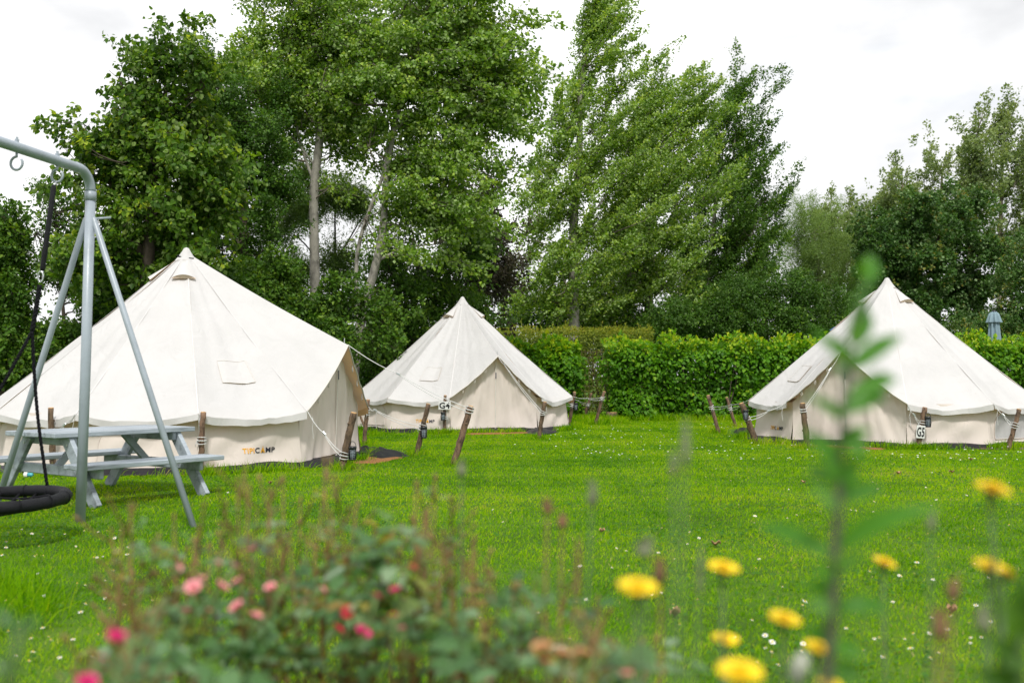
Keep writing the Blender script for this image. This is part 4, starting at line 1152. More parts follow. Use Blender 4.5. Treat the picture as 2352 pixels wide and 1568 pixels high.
for (px, py, rx, ry, Y), lb in zip(FAR, FL):
    tree('distant_poplar', lb, (px, 900), Y, [[(px - 5, 900, .2), (px - 5, 700, .17), (px - 2, 520, .12), (px + 4, py, .06)], [(px - 3, 560, .07), (px + rx * .5, 480, .03)]],
         [(px + 8, py - ry * .5, rx * .6, ry * .5), (px, py + ry * .2, rx * .85, ry * .6), (px - 8, py + ry * 1.1, rx * .8, ry * .6), (px + 5, py + ry * 1.9, rx * .7, ry * .6), (px, py + ry * 2.8, rx * .7, ry * .7)],
         330, 30, 1.2, .28, .17, 'leaf_far', 'bark_grey', group='far poplars in a row', wind=(.3, 0, .1), up=.6, droop=.05, nb=60, tw=.06, thin=.02, shell=.3, aspect=.75, bough=(10, 3.0, .55))
tree('right_edge_tree', 'green tree at the right picture edge behind the parasol', (2370, 900), 38.0,
     [[(2370, 960, .2), (2370, 800, .15), (2365, 700, .06)]],
     [(2340, 650, 60, 50), (2380, 600, 60, 60), (2330, 730, 60, 40), (2260, 760, 80, 30), (2370, 740, 60, 50)],
     700, 34, .6, .26, .10, 'leaf_maple', 'bark_dark', wind=(.1, 0, 0), nb=60, tint_shift=.15)
# left edge and behind the big tent
tree('left_edge_tree', 'dark bushy tree at the left picture edge behind the swing ropes', (10, 900), 19.5,
     [[(0, 980, .12), (5, 800, .09), (15, 620, .06), (20, 500, .02)]],
     [(10, 490, 40, 35), (20, 560, 45, 60), (-10, 600, 55, 80), (25, 660, 50, 60), (5, 740, 65, 60), (50, 800, 60, 50), (20, 840, 80, 50), (-60, 560, 60, 100)],
     800, 32, .5, .19, .085, 'leaf_dark', 'bark_dark', wind=(.1, 0, 0), nb=150, tint_shift=.12)
tree('slender_tree', 'thin airy tree between the left edge tree and the swing post', (140, 900), 22.0,
     [[(150, 980, .05), (148, 760, .04), (135, 600, .03), (125, 450, .012)], [(145, 700, .025), (185, 560, .01)]],
     [(115, 440, 35, 35), (140, 500, 45, 45), (100, 540, 45, 40), (170, 570, 45, 50), (120, 620, 60, 50), (180, 660, 50, 50), (190, 460, 25, 40)],
     210, 24, .6, .16, .075, 'leaf_dark', 'bark_dark', wind=(.15, 0, 0), nb=220, tint_shift=.15, shell=.2)
tree('feathery_tree', 'thin branched feathery tree with narrow leaves between the two pale trunks', (770, 900), 28.0,
     [[(775, 960, .05), (772, 740, .042), (770, 560, .03), (768, 400, .010)], [(772, 660, .03), (700, 560, .02), (640, 520, .008)], [(771, 600, .03), (830, 500, .015), (850, 440, .006)], [(772, 720, .03), (690, 640, .02), (640, 620, .008)]],
     [(770, 450, 60, 40), (690, 480, 60, 45), (640, 530, 45, 45), (820, 470, 40, 40), (670, 620, 60, 40), (780, 600, 50, 50), (640, 680, 50, 40), (700, 400, 40, 30)],
     1400, 30, .8, .20, .11, 'leaf_willow', 'bark_dark', wind=(.35, 0, 0), nb=110, aspect=.22, shell=.2, tint_shift=-.05, thin=.006)
def bush(name, label, base, Y, lobes, n, per, leaf, L=.08, **kw):
    return tree(name, label, base, Y, [[(base[0], 960, .05), (base[0] + 4, 880, .04), (base[0] - 5, 800, .02)]], lobes, n, per, .5, .2, L, leaf, 'bark_dark', group='shrubs behind the tents', cat='shrub', nb=60, **kw)
bush('shrub', 'green shrub behind the left slope of the big tent', (120, 900), 20.5, [(100, 790, 70, 40), (180, 780, 70, 45), (240, 700, 50, 60), (60, 820, 80, 60), (140, 820, 90, 70), (20, 880, 80, 50), (230, 780, 60, 60)], 700, 32, 'leaf_dark', .085, tint_shift=.15)
bush('shrub', 'shrub behind the right slope of the big tent under the pale trunk', (680, 900), 22.0, [(620, 690, 60, 50), (690, 720, 60, 50), (740, 760, 50, 50), (590, 640, 50, 50), (780, 800, 40, 60), (650, 610, 40, 40), (780, 660, 40, 35)], 600, 30, 'leaf_dark', .085, tint_shift=.2)
bush('shrub', 'bright leaved shrub at the foot of the forked poplar', (760, 900), 22.5, [(750, 720, 55, 30), (800, 700, 40, 25), (860, 700, 40, 40), (880, 760, 40, 50)], 190, 26, 'leaf_dark', .09, tint_shift=.22)
bush('shrub', 'dark shrub between the forked poplar and the left slope of the middle tent', (880, 900), 27.0, [(870, 820, 50, 60), (930, 800, 60, 60), (850, 880, 60, 50), (930, 880, 60, 40), (990, 800, 50, 50)], 560, 32, 'leaf_dark', .085)
bush('shrub', 'dark shrub behind the middle of the big tent below the heart leaved tree', (400, 900), 21.0, [(330, 640, 90, 60), (440, 640, 90, 60), (520, 680, 70, 50), (250, 700, 60, 50)], 560, 34, 'leaf_dark', .085)

# ------------------------------------------------------------------ hedges
def hedge(name, label, x0, x1, y0, y1, h, n, leaf, L, top_tint, group='hedges behind the tents', hvar=.12, per=1, aspect=.78, shoots=60, up=.1):
    t = thing(name, label, 'hedge', ((x0 + x1) / 2, (y0 + y1) / 2, 0), 0, group)
    o = np.array([(x0 + x1) / 2, (y0 + y1) / 2, 0])
    lx, ly = x1 - x0, y1 - y0
    # woody inside: a block of twigs
    mb = MB()
    nx = max(4, int(lx * 5))
    for i in range(nx):
        x = x0 + lx * (i + random.random()) / nx; y = random.uniform(y0 + .2, y1 - .15)
        pts = [Vector((x, y, 0)) - Vector(o)]
        for k in range(1, 5):
            pts.append(pts[-1] + Vector((random.uniform(-.16, .16), random.uniform(-.1, .1), h / 4.4)))
        mb.tube(pts, [.022, .018, .014, .010, .006], 5, cap=False)
    mb.build('stems', M['bark_dark'], t, True)
    # leaves on the faces
    A = [lx * h, lx * ly, ly * h, ly * h, lx * h]; A = np.array(A) * np.array([1.0, 1.0, .8, .8, .4])
    f = rng.choice(5, n, p=A / A.sum())
    a, b = rng.random(n), rng.random(n)
    P = np.zeros((n, 3)); Nn = np.zeros((n, 3))
    dep = rng.random(n) ** 1.5 * .34 - .04
    for k in range(5):
        m = f == k
        if k in (0, 4):
            P[m, 0] = x0 + lx * a[m]; P[m, 2] = h * b[m] ** .9
            P[m, 1] = (y0 + dep[m]) if k == 0 else (y1 - dep[m]); Nn[m] = (0, -1 if k == 0 else 1, .45)
        elif k == 1:
            P[m, 0] = x0 + lx * a[m]; P[m, 1] = y0 + ly * b[m]; P[m, 2] = h - dep[m] * .8; Nn[m] = (0, -.25, 1)
        else:
            P[m, 1] = y0 + ly * a[m]; P[m, 2] = h * b[m]; P[m, 0] = x0 + dep[m] if k == 2 else x1 - dep[m]; Nn[m] = (-1 if k == 2 else 1, -.2, .4)
    lump = frac_noise(P, 2.3, 1.0) * hvar + frac_noise(P, 6.1, 4.0) * hvar * .55
    P += unit(Nn) * lump[:, None]
    # twigs that stick out of the top
    ns = int(shoots * lx / 10); sx = x0 + lx * rng.random(ns); sy = y0 + ly * rng.random(ns) * .7; sh = rng.uniform(.10, .34, ns)
    k = 9
    idx = np.repeat(np.arange(ns), k); u = np.tile(np.arange(k) / k, ns)
    SP = np.stack([sx[idx] + .10 * u * np.sin(idx * 7.1), sy[idx], h - .05 + sh[idx] * u + frac_noise(np.stack([sx, sy, sx * 0 + h], 1), 2.3, 1.0)[idx] * hvar], 1)
    P = np.concatenate([P, SP]); Nn = np.concatenate([Nn, np.tile([0, -.5, .8], (ns * k, 1))]); n2 = len(P)
    D = np.array([0.15, -.3, -.55]) + Nn * .35 + rng.normal(size=(n2, 3)) * .5
    D[n:] = rng.normal(size=(ns * k, 3)) * .5 + np.array([0, -.2, .35])
    D[P[:, 2] > h - .2] += np.array([0, 0, .55])
    Nn = Nn + rng.normal(size=(n2, 3)) * .45
    ll = L * rng.uniform(.6, 1.25, n2)
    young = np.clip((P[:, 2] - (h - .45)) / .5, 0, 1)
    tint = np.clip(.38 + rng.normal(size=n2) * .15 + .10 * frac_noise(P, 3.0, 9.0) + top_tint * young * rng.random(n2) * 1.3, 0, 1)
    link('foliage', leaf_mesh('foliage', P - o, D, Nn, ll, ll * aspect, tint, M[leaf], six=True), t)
    # dark inner leaves fill the volume
    nf = int(lx * h * 420)
    PF = np.stack([x0 + .15 + (lx - .3) * rng.random(nf), y0 + .25 + (ly - .35) * rng.random(nf), (h - .12) * rng.random(nf)], 1)
    fl = L * 1.7 * rng.uniform(.7, 1.3, nf)
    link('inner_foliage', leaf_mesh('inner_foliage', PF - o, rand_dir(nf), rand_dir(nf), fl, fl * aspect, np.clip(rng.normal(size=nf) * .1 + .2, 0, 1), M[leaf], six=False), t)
    return t
hx = lambda px, Y: (px - CX) / FPX * Y
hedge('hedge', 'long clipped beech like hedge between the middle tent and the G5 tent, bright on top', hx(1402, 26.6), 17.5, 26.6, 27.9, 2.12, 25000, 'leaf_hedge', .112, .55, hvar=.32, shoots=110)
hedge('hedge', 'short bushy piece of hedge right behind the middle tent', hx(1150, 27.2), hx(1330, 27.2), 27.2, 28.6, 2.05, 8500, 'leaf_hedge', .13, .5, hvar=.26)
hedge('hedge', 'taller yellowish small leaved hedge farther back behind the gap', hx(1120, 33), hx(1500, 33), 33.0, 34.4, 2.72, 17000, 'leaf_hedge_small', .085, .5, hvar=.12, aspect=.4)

def wire_fence():
    Y = 28.1
    x0, x1 = hx(1335, Y), hx(1400, Y)
    t = thing('wire_fence', 'rusty wire mesh fence across the gap between the two hedges', 'fence', ((x0 + x1) / 2, Y, 0))
    c = Vector(((x0 + x1) / 2, Y, 0)); mb = MB()
    k = 0
    x = x0
    while x <= x1:
        mb.tube([Vector((x, Y, .02)) - c, Vector((x, Y, 1.95)) - c], .0055, 4); x += .11
    z = .1
    while z < 2.0:
        mb.tube([Vector((x0, Y + .008, z)) - c, Vector((x1, Y + .008, z)) - c], .0055, 4); z += .16
    mb.build('mesh_panel', M['wire'], t)
wire_fence()
def fence_post():
    p = W(1431, 784, 27.3)
    mb = MB(); mb.box((0, 0, p.z / 2 + .04), (.17, .12, p.z + .08), None, 0, .01)
    tag(mb.build('fence_post', M['old_post'], None, False, (p.x, 28.05, 0)), 'weathered wooden post top poking out of the hedge beside the gap', 'post')
fence_post()
def stump():
    p = G(1404, 965); mb = MB(); pts = []
    mb.tube([(0, 0, -.02), (.0, 0, .05), (.02, 0, .14), (.03, .0, .21)], [.22, .18, .15, .14], 18, jitter=.12)
    o = mb.build('tree_stump', M['bark_stake'], None, True, p); tag(o, 'cut tree stump on the grass at the foot of the hedge', 'stump')
    mb = MB(); mb.tube([(.03, 0, .208), (.03, 0, .218)], [.13, .12], 18); mb.build('cut_top', M['cut'], o)
stump()
def blue_sheet():
    p = W(1925, 742, 29.0); mb = MB(); P = []
    for j in range(7):
        P.append([Vector((.42 * (i / 10 - .5) * 2, .25 * math.sin(j), .0)) + Vector((0, (j / 6 - .5) * .3, (.20 * math.sin(PI * i / 10) * math.sin(PI * j / 6)) + .05 * mnoise.noise(Vector((i * .9, j * .9, 3))))) for i in range(11)])
    mb.grid(P); o = mb.build('blue_sheet', M['blue_sheet'], None, True, (p.x, 28.4, p.z - .24)); tag(o, 'bit of blue sheet glimpsed on top of the hedge left of the G5 tent', 'plastic sheet')
blue_sheet()

# the wood far behind, one mass low over the hedges
def treeline():
    mbs = []
    for (p0, p1, top, Y) in ((1050, 2500, 735, 75), (-150, 620, 735, 60), (560, 900, 745, 70), (880, 1180, 700, 65)):
        x0, x1 = hx(p0, Y), hx(p1, Y); h = W(1176, top, Y).z
        n = int((x1 - x0) * h * 26)
        x = x0 + (x1 - x0) * rng.random(n); y = Y + rng.random(n) * 3
        hh = h * (1 + .22 * frac_noise(np.stack([x, y * 0, y * 0], 1), .45, 2.0) + .07 * frac_noise(np.stack([x, y * 0, y * 0], 1), 2.1, 5.0))
        mbs.append(np.stack([x, y, hh * rng.random(n) ** .8], 1))
    P = np.concatenate(mbs); n = len(P); L = .42 * rng.uniform(.6, 1.3, n)
    o = link('treeline', leaf_mesh('treeline', P, rand_dir(n), rand_dir(n) + np.array([0, -.5, .5]), L, L * .7, np.clip(.4 + rng.normal(size=n) * .2, 0, 1), M['leaf_dark'], six=False)); tag(o, kind='stuff')
treeline()

# ------------------------------------------------------------------ lawn grass, daisies, fallen leaves
M['grass'] = leafmat('grass blade', [(0, (.04, .15, .002)), (.35, (.155, .335, .002)), (.6, (.255, .435, .003)), (.84, (.38, .50, .008)), (.95, (.36, .42, .04)), (1, (.42, .36, .16))], (.13, .29, .004), .42, (1.4, 1.4, .2), rough=.7, under_mix=.3, spec=.06)
TENTS = [(T1, 2.54), (T2, 2.54), (T3, 2.54)]
def in_tent(P, pad=0.0):
    m = np.zeros(len(P), bool)
    for o in list(COL.objects):
        if o.name.split('.')[0] in ('door_mat', 'loose_sheet', 'soil'):
            vs = np.zeros(len(o.data.vertices) * 3); o.data.vertices.foreach_get('co', vs); vs = vs.reshape(-1, 3)
            a = o.rotation_euler.z; x, y = P[:, 0] - o.location.x, P[:, 1] - o.location.y
            lx, ly = x * math.cos(a) + y * math.sin(a), -x * math.sin(a) + y * math.cos(a)
            hx_, hy_ = np.abs(vs[:, 0]).max(), np.abs(vs[:, 1]).max()
            if o.name.startswith('door_mat'): m |= (np.abs(lx) < hx_ * .9) & (np.abs(ly) < hy_ * .93)
            else: m |= (lx / hx_) ** 2 + (ly / hy_) ** 2 < .75
    for t, r in TENTS:
        m |= (P[:, 0] - t.location.x) ** 2 + (P[:, 1] - t.location.y) ** 2 < (r + pad) ** 2
    return m
def frustum_points(n, d0, d1, pad=1.2, pw=1.0):
    d = np.sqrt(rng.random(n) * (d1 ** 2 - d0 ** 2) + d0 ** 2) if pw == 1 else d0 + (d1 - d0) * rng.random(n) ** pw
    x = (rng.random(n) * 2 - 1) * (d * .515 + pad)
    return np.stack([x, d, np.zeros(n)], 1)
def grass():
    n = 640000; d0, d1 = 2.6, 28.6
    P = frustum_points(n, d0, d1, pw=.94); P = P[~in_tent(P)]
    lump = .5 + .5 * frac_noise(P * np.array([1, 1, 0]), 3.0, 2.0)
    cl = .5 + .5 * frac_noise(P * np.array([1, 1, 0]), 11.0, 7.0)
    Ps, Hs, Ws = [P], [.029 * rng.uniform(.5, 1.25, len(P)) * (.45 + .55 * lump + .45 * cl)], [(.0019 + .00046 * P[:, 1]) * rng.uniform(.7, 1.3, len(P))]
    # longer tufts round the stakes and the tent edges
    for st in SK.values():
        b = st[1]; n = 160
        q = rng.normal(size=(n, 2)) * .11
        Ps.append(np.stack([b.x + q[:, 0], b.y + q[:, 1], np.zeros(n)], 1)); Hs.append(rng.uniform(.06, .17, n)); Ws.append(np.full(n, .0016 + .00045 * b.y))
    for t, r in TENTS:
        n = 9000; a = rng.random(n) * 2 * PI; rr = r + .05 + np.abs(rng.normal(size=n)) * .10
        P = np.stack([t.location.x + rr * np.cos(a), t.location.y + rr * np.sin(a), np.zeros(n)], 1)
        keep = (frac_noise(P, 2.2, 5.0) + .25 * rng.normal(size=n) > .05); P = P[keep]
        Ps.append(P); Hs.append(rng.uniform(.04, .19, len(P))); Ws.append(np.full(len(P), .0016 + .00045 * t.location.y))
    # rough grass along the hedge foot and at the left edge
    n = 9000; x = rng.uniform(hx(1180, 27), 16, n); y = 26.5 - np.abs(rng.normal(size=n)) * .22
    Ps.append(np.stack([x, y, x * 0], 1)); Hs.append(rng.uniform(.06, .26, n)); Ws.append(np.full(n, .013))
    n = 5000; x = rng.uniform(hx(1300, 27), hx(1420, 27), n); y = rng.uniform(24.5, 29, n)
    Ps.append(np.stack([x, y, x * 0], 1)); Hs.append(rng.uniform(.06, .22, n)); Ws.append(np.full(n, .012))
    for (px, py, sp, n) in ((15, 1440, .10, 420), (-10, 1370, .12, 400), (100, 1400, .06, 80)):
        b = G(px, py); q = rng.normal(size=(n, 2)) * sp
        Ps.append(np.stack([b.x + q[:, 0], b.y + q[:, 1], np.zeros(n)], 1)); Hs.append(rng.uniform(.08, .26, n)); Ws.append(np.full(n, .0045))
    P = np.concatenate(Ps); H = np.concatenate(Hs); Wd = np.concatenate(Ws); n = len(P)
    az = rng.random(n) * 2 * PI; lean = np.abs(rng.normal(size=n)) * .42 + .12
    d = np.stack([np.cos(az) * lean + .12, np.sin(az) * lean, np.ones(n)], 1); d = unit(d)
    sd = unit(np.cross(d, rand_dir(n)))
    mid = P + d * (H * .55)[:, None]
    tip = P + d * H[:, None] + np.stack([np.cos(az), np.sin(az), -np.ones(n) * .6], 1) * (H * .28 * lean)[:, None]
    w = (Wd * .5)[:, None]
    V = np.stack([P - sd * w, P + sd * w, mid + sd * w * .8, tip, mid - sd * w * .8], 1).reshape(-1, 3)
    base = (np.arange(n) * 5)[:, None]
    loops = (base + np.array([0, 1, 2, 4, 4, 2, 3])[None]).ravel()
    starts = ((np.arange(n) * 7)[:, None] + np.array([0, 4])[None]).ravel()
    patch = frac_noise(P * np.array([1, 1, 0]), 1.1, 6.0) * .13 + frac_noise(P * np.array([1, 1, 0]), 4.0, 1.0) * .08
    fine = frac_noise(P * np.array([1, 1, 0]), 9.0, 3.0) * .10
    tint = np.clip(.46 + patch * 2.2 + fine + .12 * frac_noise(P * np.array([1, 1, 0]), .45, 1.5) + rng.normal(size=n) * .19 + (rng.random(n) < .03) * .5, 0, 1)
    o = link('grass', np_mesh('grass', V, loops, starts, M['grass'], np.repeat(tint, 2)))
    tag(o, kind='stuff')
    # clover: small low leaves between the blades
    P = np.concatenate([frustum_points(26000, 2.6, 9), frustum_points(16000, 9, 17)]); P = P[~in_tent(P)]
    P = P[frac_noise(P * np.array([1, 1, 0]), 1.7, 3.3) + .4 * rng.normal(size=len(P)) > .35]; n = len(P)
    P[:, 2] = rng.uniform(.012, .034, n)
    L = rng.uniform(.012, .024, n) * (1 + .04 * P[:, 1])
    ang = rng.random(n) * 2 * PI
    D = np.stack([np.cos(ang), np.sin(ang), rng.normal(size=n) * .2], 1)
    o = link('clover', leaf_mesh('clover', P, D, np.array([0, 0, 1.0]) + rng.normal(size=(n, 3)) * .3, L, L * .9, np.clip(.3 + rng.normal(size=n) * .2, 0, 1), M['leaf_green'], six=True))
    tag(o, kind='stuff')
grass()

def daisy_mesh(seed, r):
    rnd = random.Random(seed); mb = MB()
    n = 13
    for i in range(n):
        a = 2 * PI * i / n + rnd.uniform(-.1, .1); da = .20; up = rnd.uniform(.05, .35)
        f = lambda q, s: Vector((q * math.cos(a + s), q * math.sin(a + s), .05 + up * q))
        mb.add([f(r * .25, -.25), f(r * .8, -da), f(r, 0), f(r * .8, da), f(r * .25, .25)], [(0, 1, 2, 3, 4)], 0)
    mb.add([pol(r * .33, 2 * PI * i / 10, .053 + r * .06) for i in range(10)] + [Vector((0, 0, .058 + r * .12))], [(i, (i + 1) % 10, 10) for i in range(10)], 1)
    mb.tube([(0, 0, .05), (.004, .002, .02), (.003, 0, 0)], .0014, 4, 2)
    return mb
def daisies():
    protos = []
    for k in range(5):
        o = daisy_mesh(k, .0098 + .0012 * k).build('daisy', [M['petal_white'], M['daisy_eye'], M['stem_fine']])
        tag(o, 'small white daisy with a yellow eye growing in the lawn', 'daisy', 'daisies in the lawn'); protos.append(o)
    rnd = random.Random(5); spots = []
    def cluster(x0, x1, y0, y1, n):
        k = 0
        while k < n:
            px, py = rnd.uniform(x0, x1), rnd.uniform(y0, y1)
            p = G(px, py)
            if any((p.x - t.location.x) ** 2 + (p.y - t.location.y) ** 2 < 8 for t, r in TENTS): continue
            spots.append((px, py)); k += 1
    for s in ((180, 1360), (187, 1362), (70, 1421), (8, 1407), (18, 1411), (50, 1447), (47, 1474), (80, 1495), (25, 1475), (165, 1492), (142, 1533), (235, 1352), (575, 1330), (505, 1285)): spots.append(s)
    cluster(10, 300, 1225, 1300, 26); cluster(20, 260, 1420, 1560, 12); cluster(60, 420, 1290, 1420, 8)
    cluster(1300, 1640, 1240, 1420, 16); cluster(1550, 2150, 1340, 1560, 26); cluster(2050, 2340, 1300, 1560, 22)
    cluster(1500, 2340, 1100, 1340, 52); cluster(1400, 2340, 1040, 1120, 40); cluster(480, 1300, 1120, 1260, 14); cluster(900, 1350, 1430, 1560, 10)
    cluster(1400, 1740, 985, 1045, 26)
    for i, (px, py) in enumerate(spots):
        o = protos[i] if i < 5 else protos[i % 5].copy()
        if i >= 5: COL.objects.link(o)
        p = G(px, py); o.location = (p.x, p.y, -.005 + .012 * rnd.random())
        o.rotation_euler = (rnd.uniform(.15, .6), rnd.uniform(-.3, .3), rnd.uniform(0, 6.28))
        s = rnd.uniform(.65, 1.05); o.scale = (s, s, 1)
    # the far specks
    mb = MB(); 
    for i in range(280):
        p = G(rnd.uniform(1180, 2352), rnd.uniform(975, 1065))
        if any((p.x - t.location.x) ** 2 + (p.y - t.location.y) ** 2 < 8 for t, r in TENTS): continue
        r = rnd.uniform(.010, .017); z = rnd.uniform(.045, .062)
        mb.add([p + pol(r, 2 * PI * k / 6, z + rnd.uniform(0, .006)) for k in range(6)] + [p + Vector((0, 0, z + .008))], [(k, (k + 1) % 6, 6) for k in range(6)])
    tag(mb.build('far_daisies', M['petal_white']), kind='stuff')
daisies()

def fallen_leaves():
    rnd = random.Random(9)
    L = [((1645, 1256), 'pale curled leaf on the lawn above the yellow flowers'), ((1549, 1420), 'pinkish dead leaf on the grass between the yellow flowers and the roses'), ((2186, 1088), 'brown leaf on the lawn below the G5 sign'),
         ((1845, 1111), 'brown leaf on the lawn left of the tall blurred stem'), ((2064, 1091), 'small dark leaf on the lawn right of the tall blurred stem'), ((2230, 1059), 'tiny brown leaf on the grass near the soil patch'),
         ((2187, 1410), 'dull leaf on the grass low in the right corner'), ((1383, 1225), 'tiny dead leaf on the grass above the rose tips'), ((620, 1113), 'grey leaf on the grass just right of the bench end')]
    for (px, py), lb in L:
        p = G(px, py); mb = MB(); P = []
        for j in range(7):
            w = .045 * math.sin(PI * (j + .35) / 6.7)
            P.append([Vector(((j / 6 - .5) * .12, w * (i / 4 - .5) * 2, .035 + .035 * abs(i / 4 - .5) * 2 + .02 * math.sin(j * 1.3))) for i in range(5)])
        mb.grid(P); o = mb.build('fallen_leaf', M['dry_leaf'], None, True, p); o.rotation_euler = (0, 0, rnd.uniform(0, 6.28)); s = rnd.uniform(.45, .65); o.scale = (s, s, s)
        tag(o, lb, 'dead leaf', 'fallen leaves on the lawn')
fallen_leaves()

# ------------------------------------------------------------------ flower bed in front of the camera
M['rose_stem'] = simple('rose stem', (.16, .09, .02), .6, .35, 30)
M['rose_stem_green'] = simple('green stem', (.09, .14, .03), .6, .3, 30)
M['bud'] = simple('rose bud', (.17, .11, .03), .6, .4, 60)
M['rose_pink'] = simple('pale pink petal', (.88, .36, .40), .6, .2, 40)
M['rose_magenta'] = simple('magenta petal', (.72, .012, .20), .55, .3, 40)
M['rose_red'] = simple('red petal', (.66, .03, .07), .55, .3, 40)
M['rose_peach'] = simple('peach petal', (.56, .30, .13), .6, .2, 40)
M['yellow_petal'] = simple('yellow petal', (.92, .66, .004), .6, .1, 60)
M['stem_dark'] = simple('dark stem', (.075, .075, .05), .7, .3, 40)
M['stem_green'] = simple('fresh stem', (.05, .10, .02), .6, .3, 40)
M['seed_brown'] = simple('brown seed head', (.19, .095, .05), .85, .35, 80)
M['seed_pale'] = simple('pale fluff', (.36, .37, .30), .9, .3, 80)
M['seed_grey'] = simple('grey green seed head', (.16, .18, .10), .85, .3, 80)

def bloom(parent, p, r, m, seed, squash=1.0):
    """double rose: whorls of cupped petals"""
    rnd = random.Random(seed); mb = MB()
    for ring, (rad, n, tilt) in enumerate(((1.0, 7, .35), (.78, 6, .75), (.52, 5, 1.1), (.3, 4, 1.35))):
        for i in range(n):
            a = 2 * PI * (i + ring * .4) / n + rnd.uniform(-.15, .15)
            o = Vector((math.cos(a), math.sin(a), 0)); s = Vector((-math.sin(a), math.cos(a), 0)); P = []
            for j in range(5):
                q = j / 4; row = []
                ww = r * rad * (.35 + .5 * math.sin(PI * (.2 + .65 * q)))
                c = o * (r * rad * (q * math.cos(tilt * q * .9))) + Vector((0, 0, r * rad * .9 * q * math.sin(tilt)))
                for k in range(5):
                    x = (k / 4 - .5) * 2
                    row.append(c + s * x * ww * .62 + Vector((0, 0, abs(x) * r * .14 * q)) - o * (abs(x) * r * .16))
                P.append(row)
            mb.grid(P)
    o = mb.build('bloom', m, parent, True); o.location = p
    o.rotation_euler = (rnd.uniform(-.2, .9), rnd.uniform(-.5, .5), rnd.uniform(0, 6)); o.scale = (1, 1, squash)
    return o

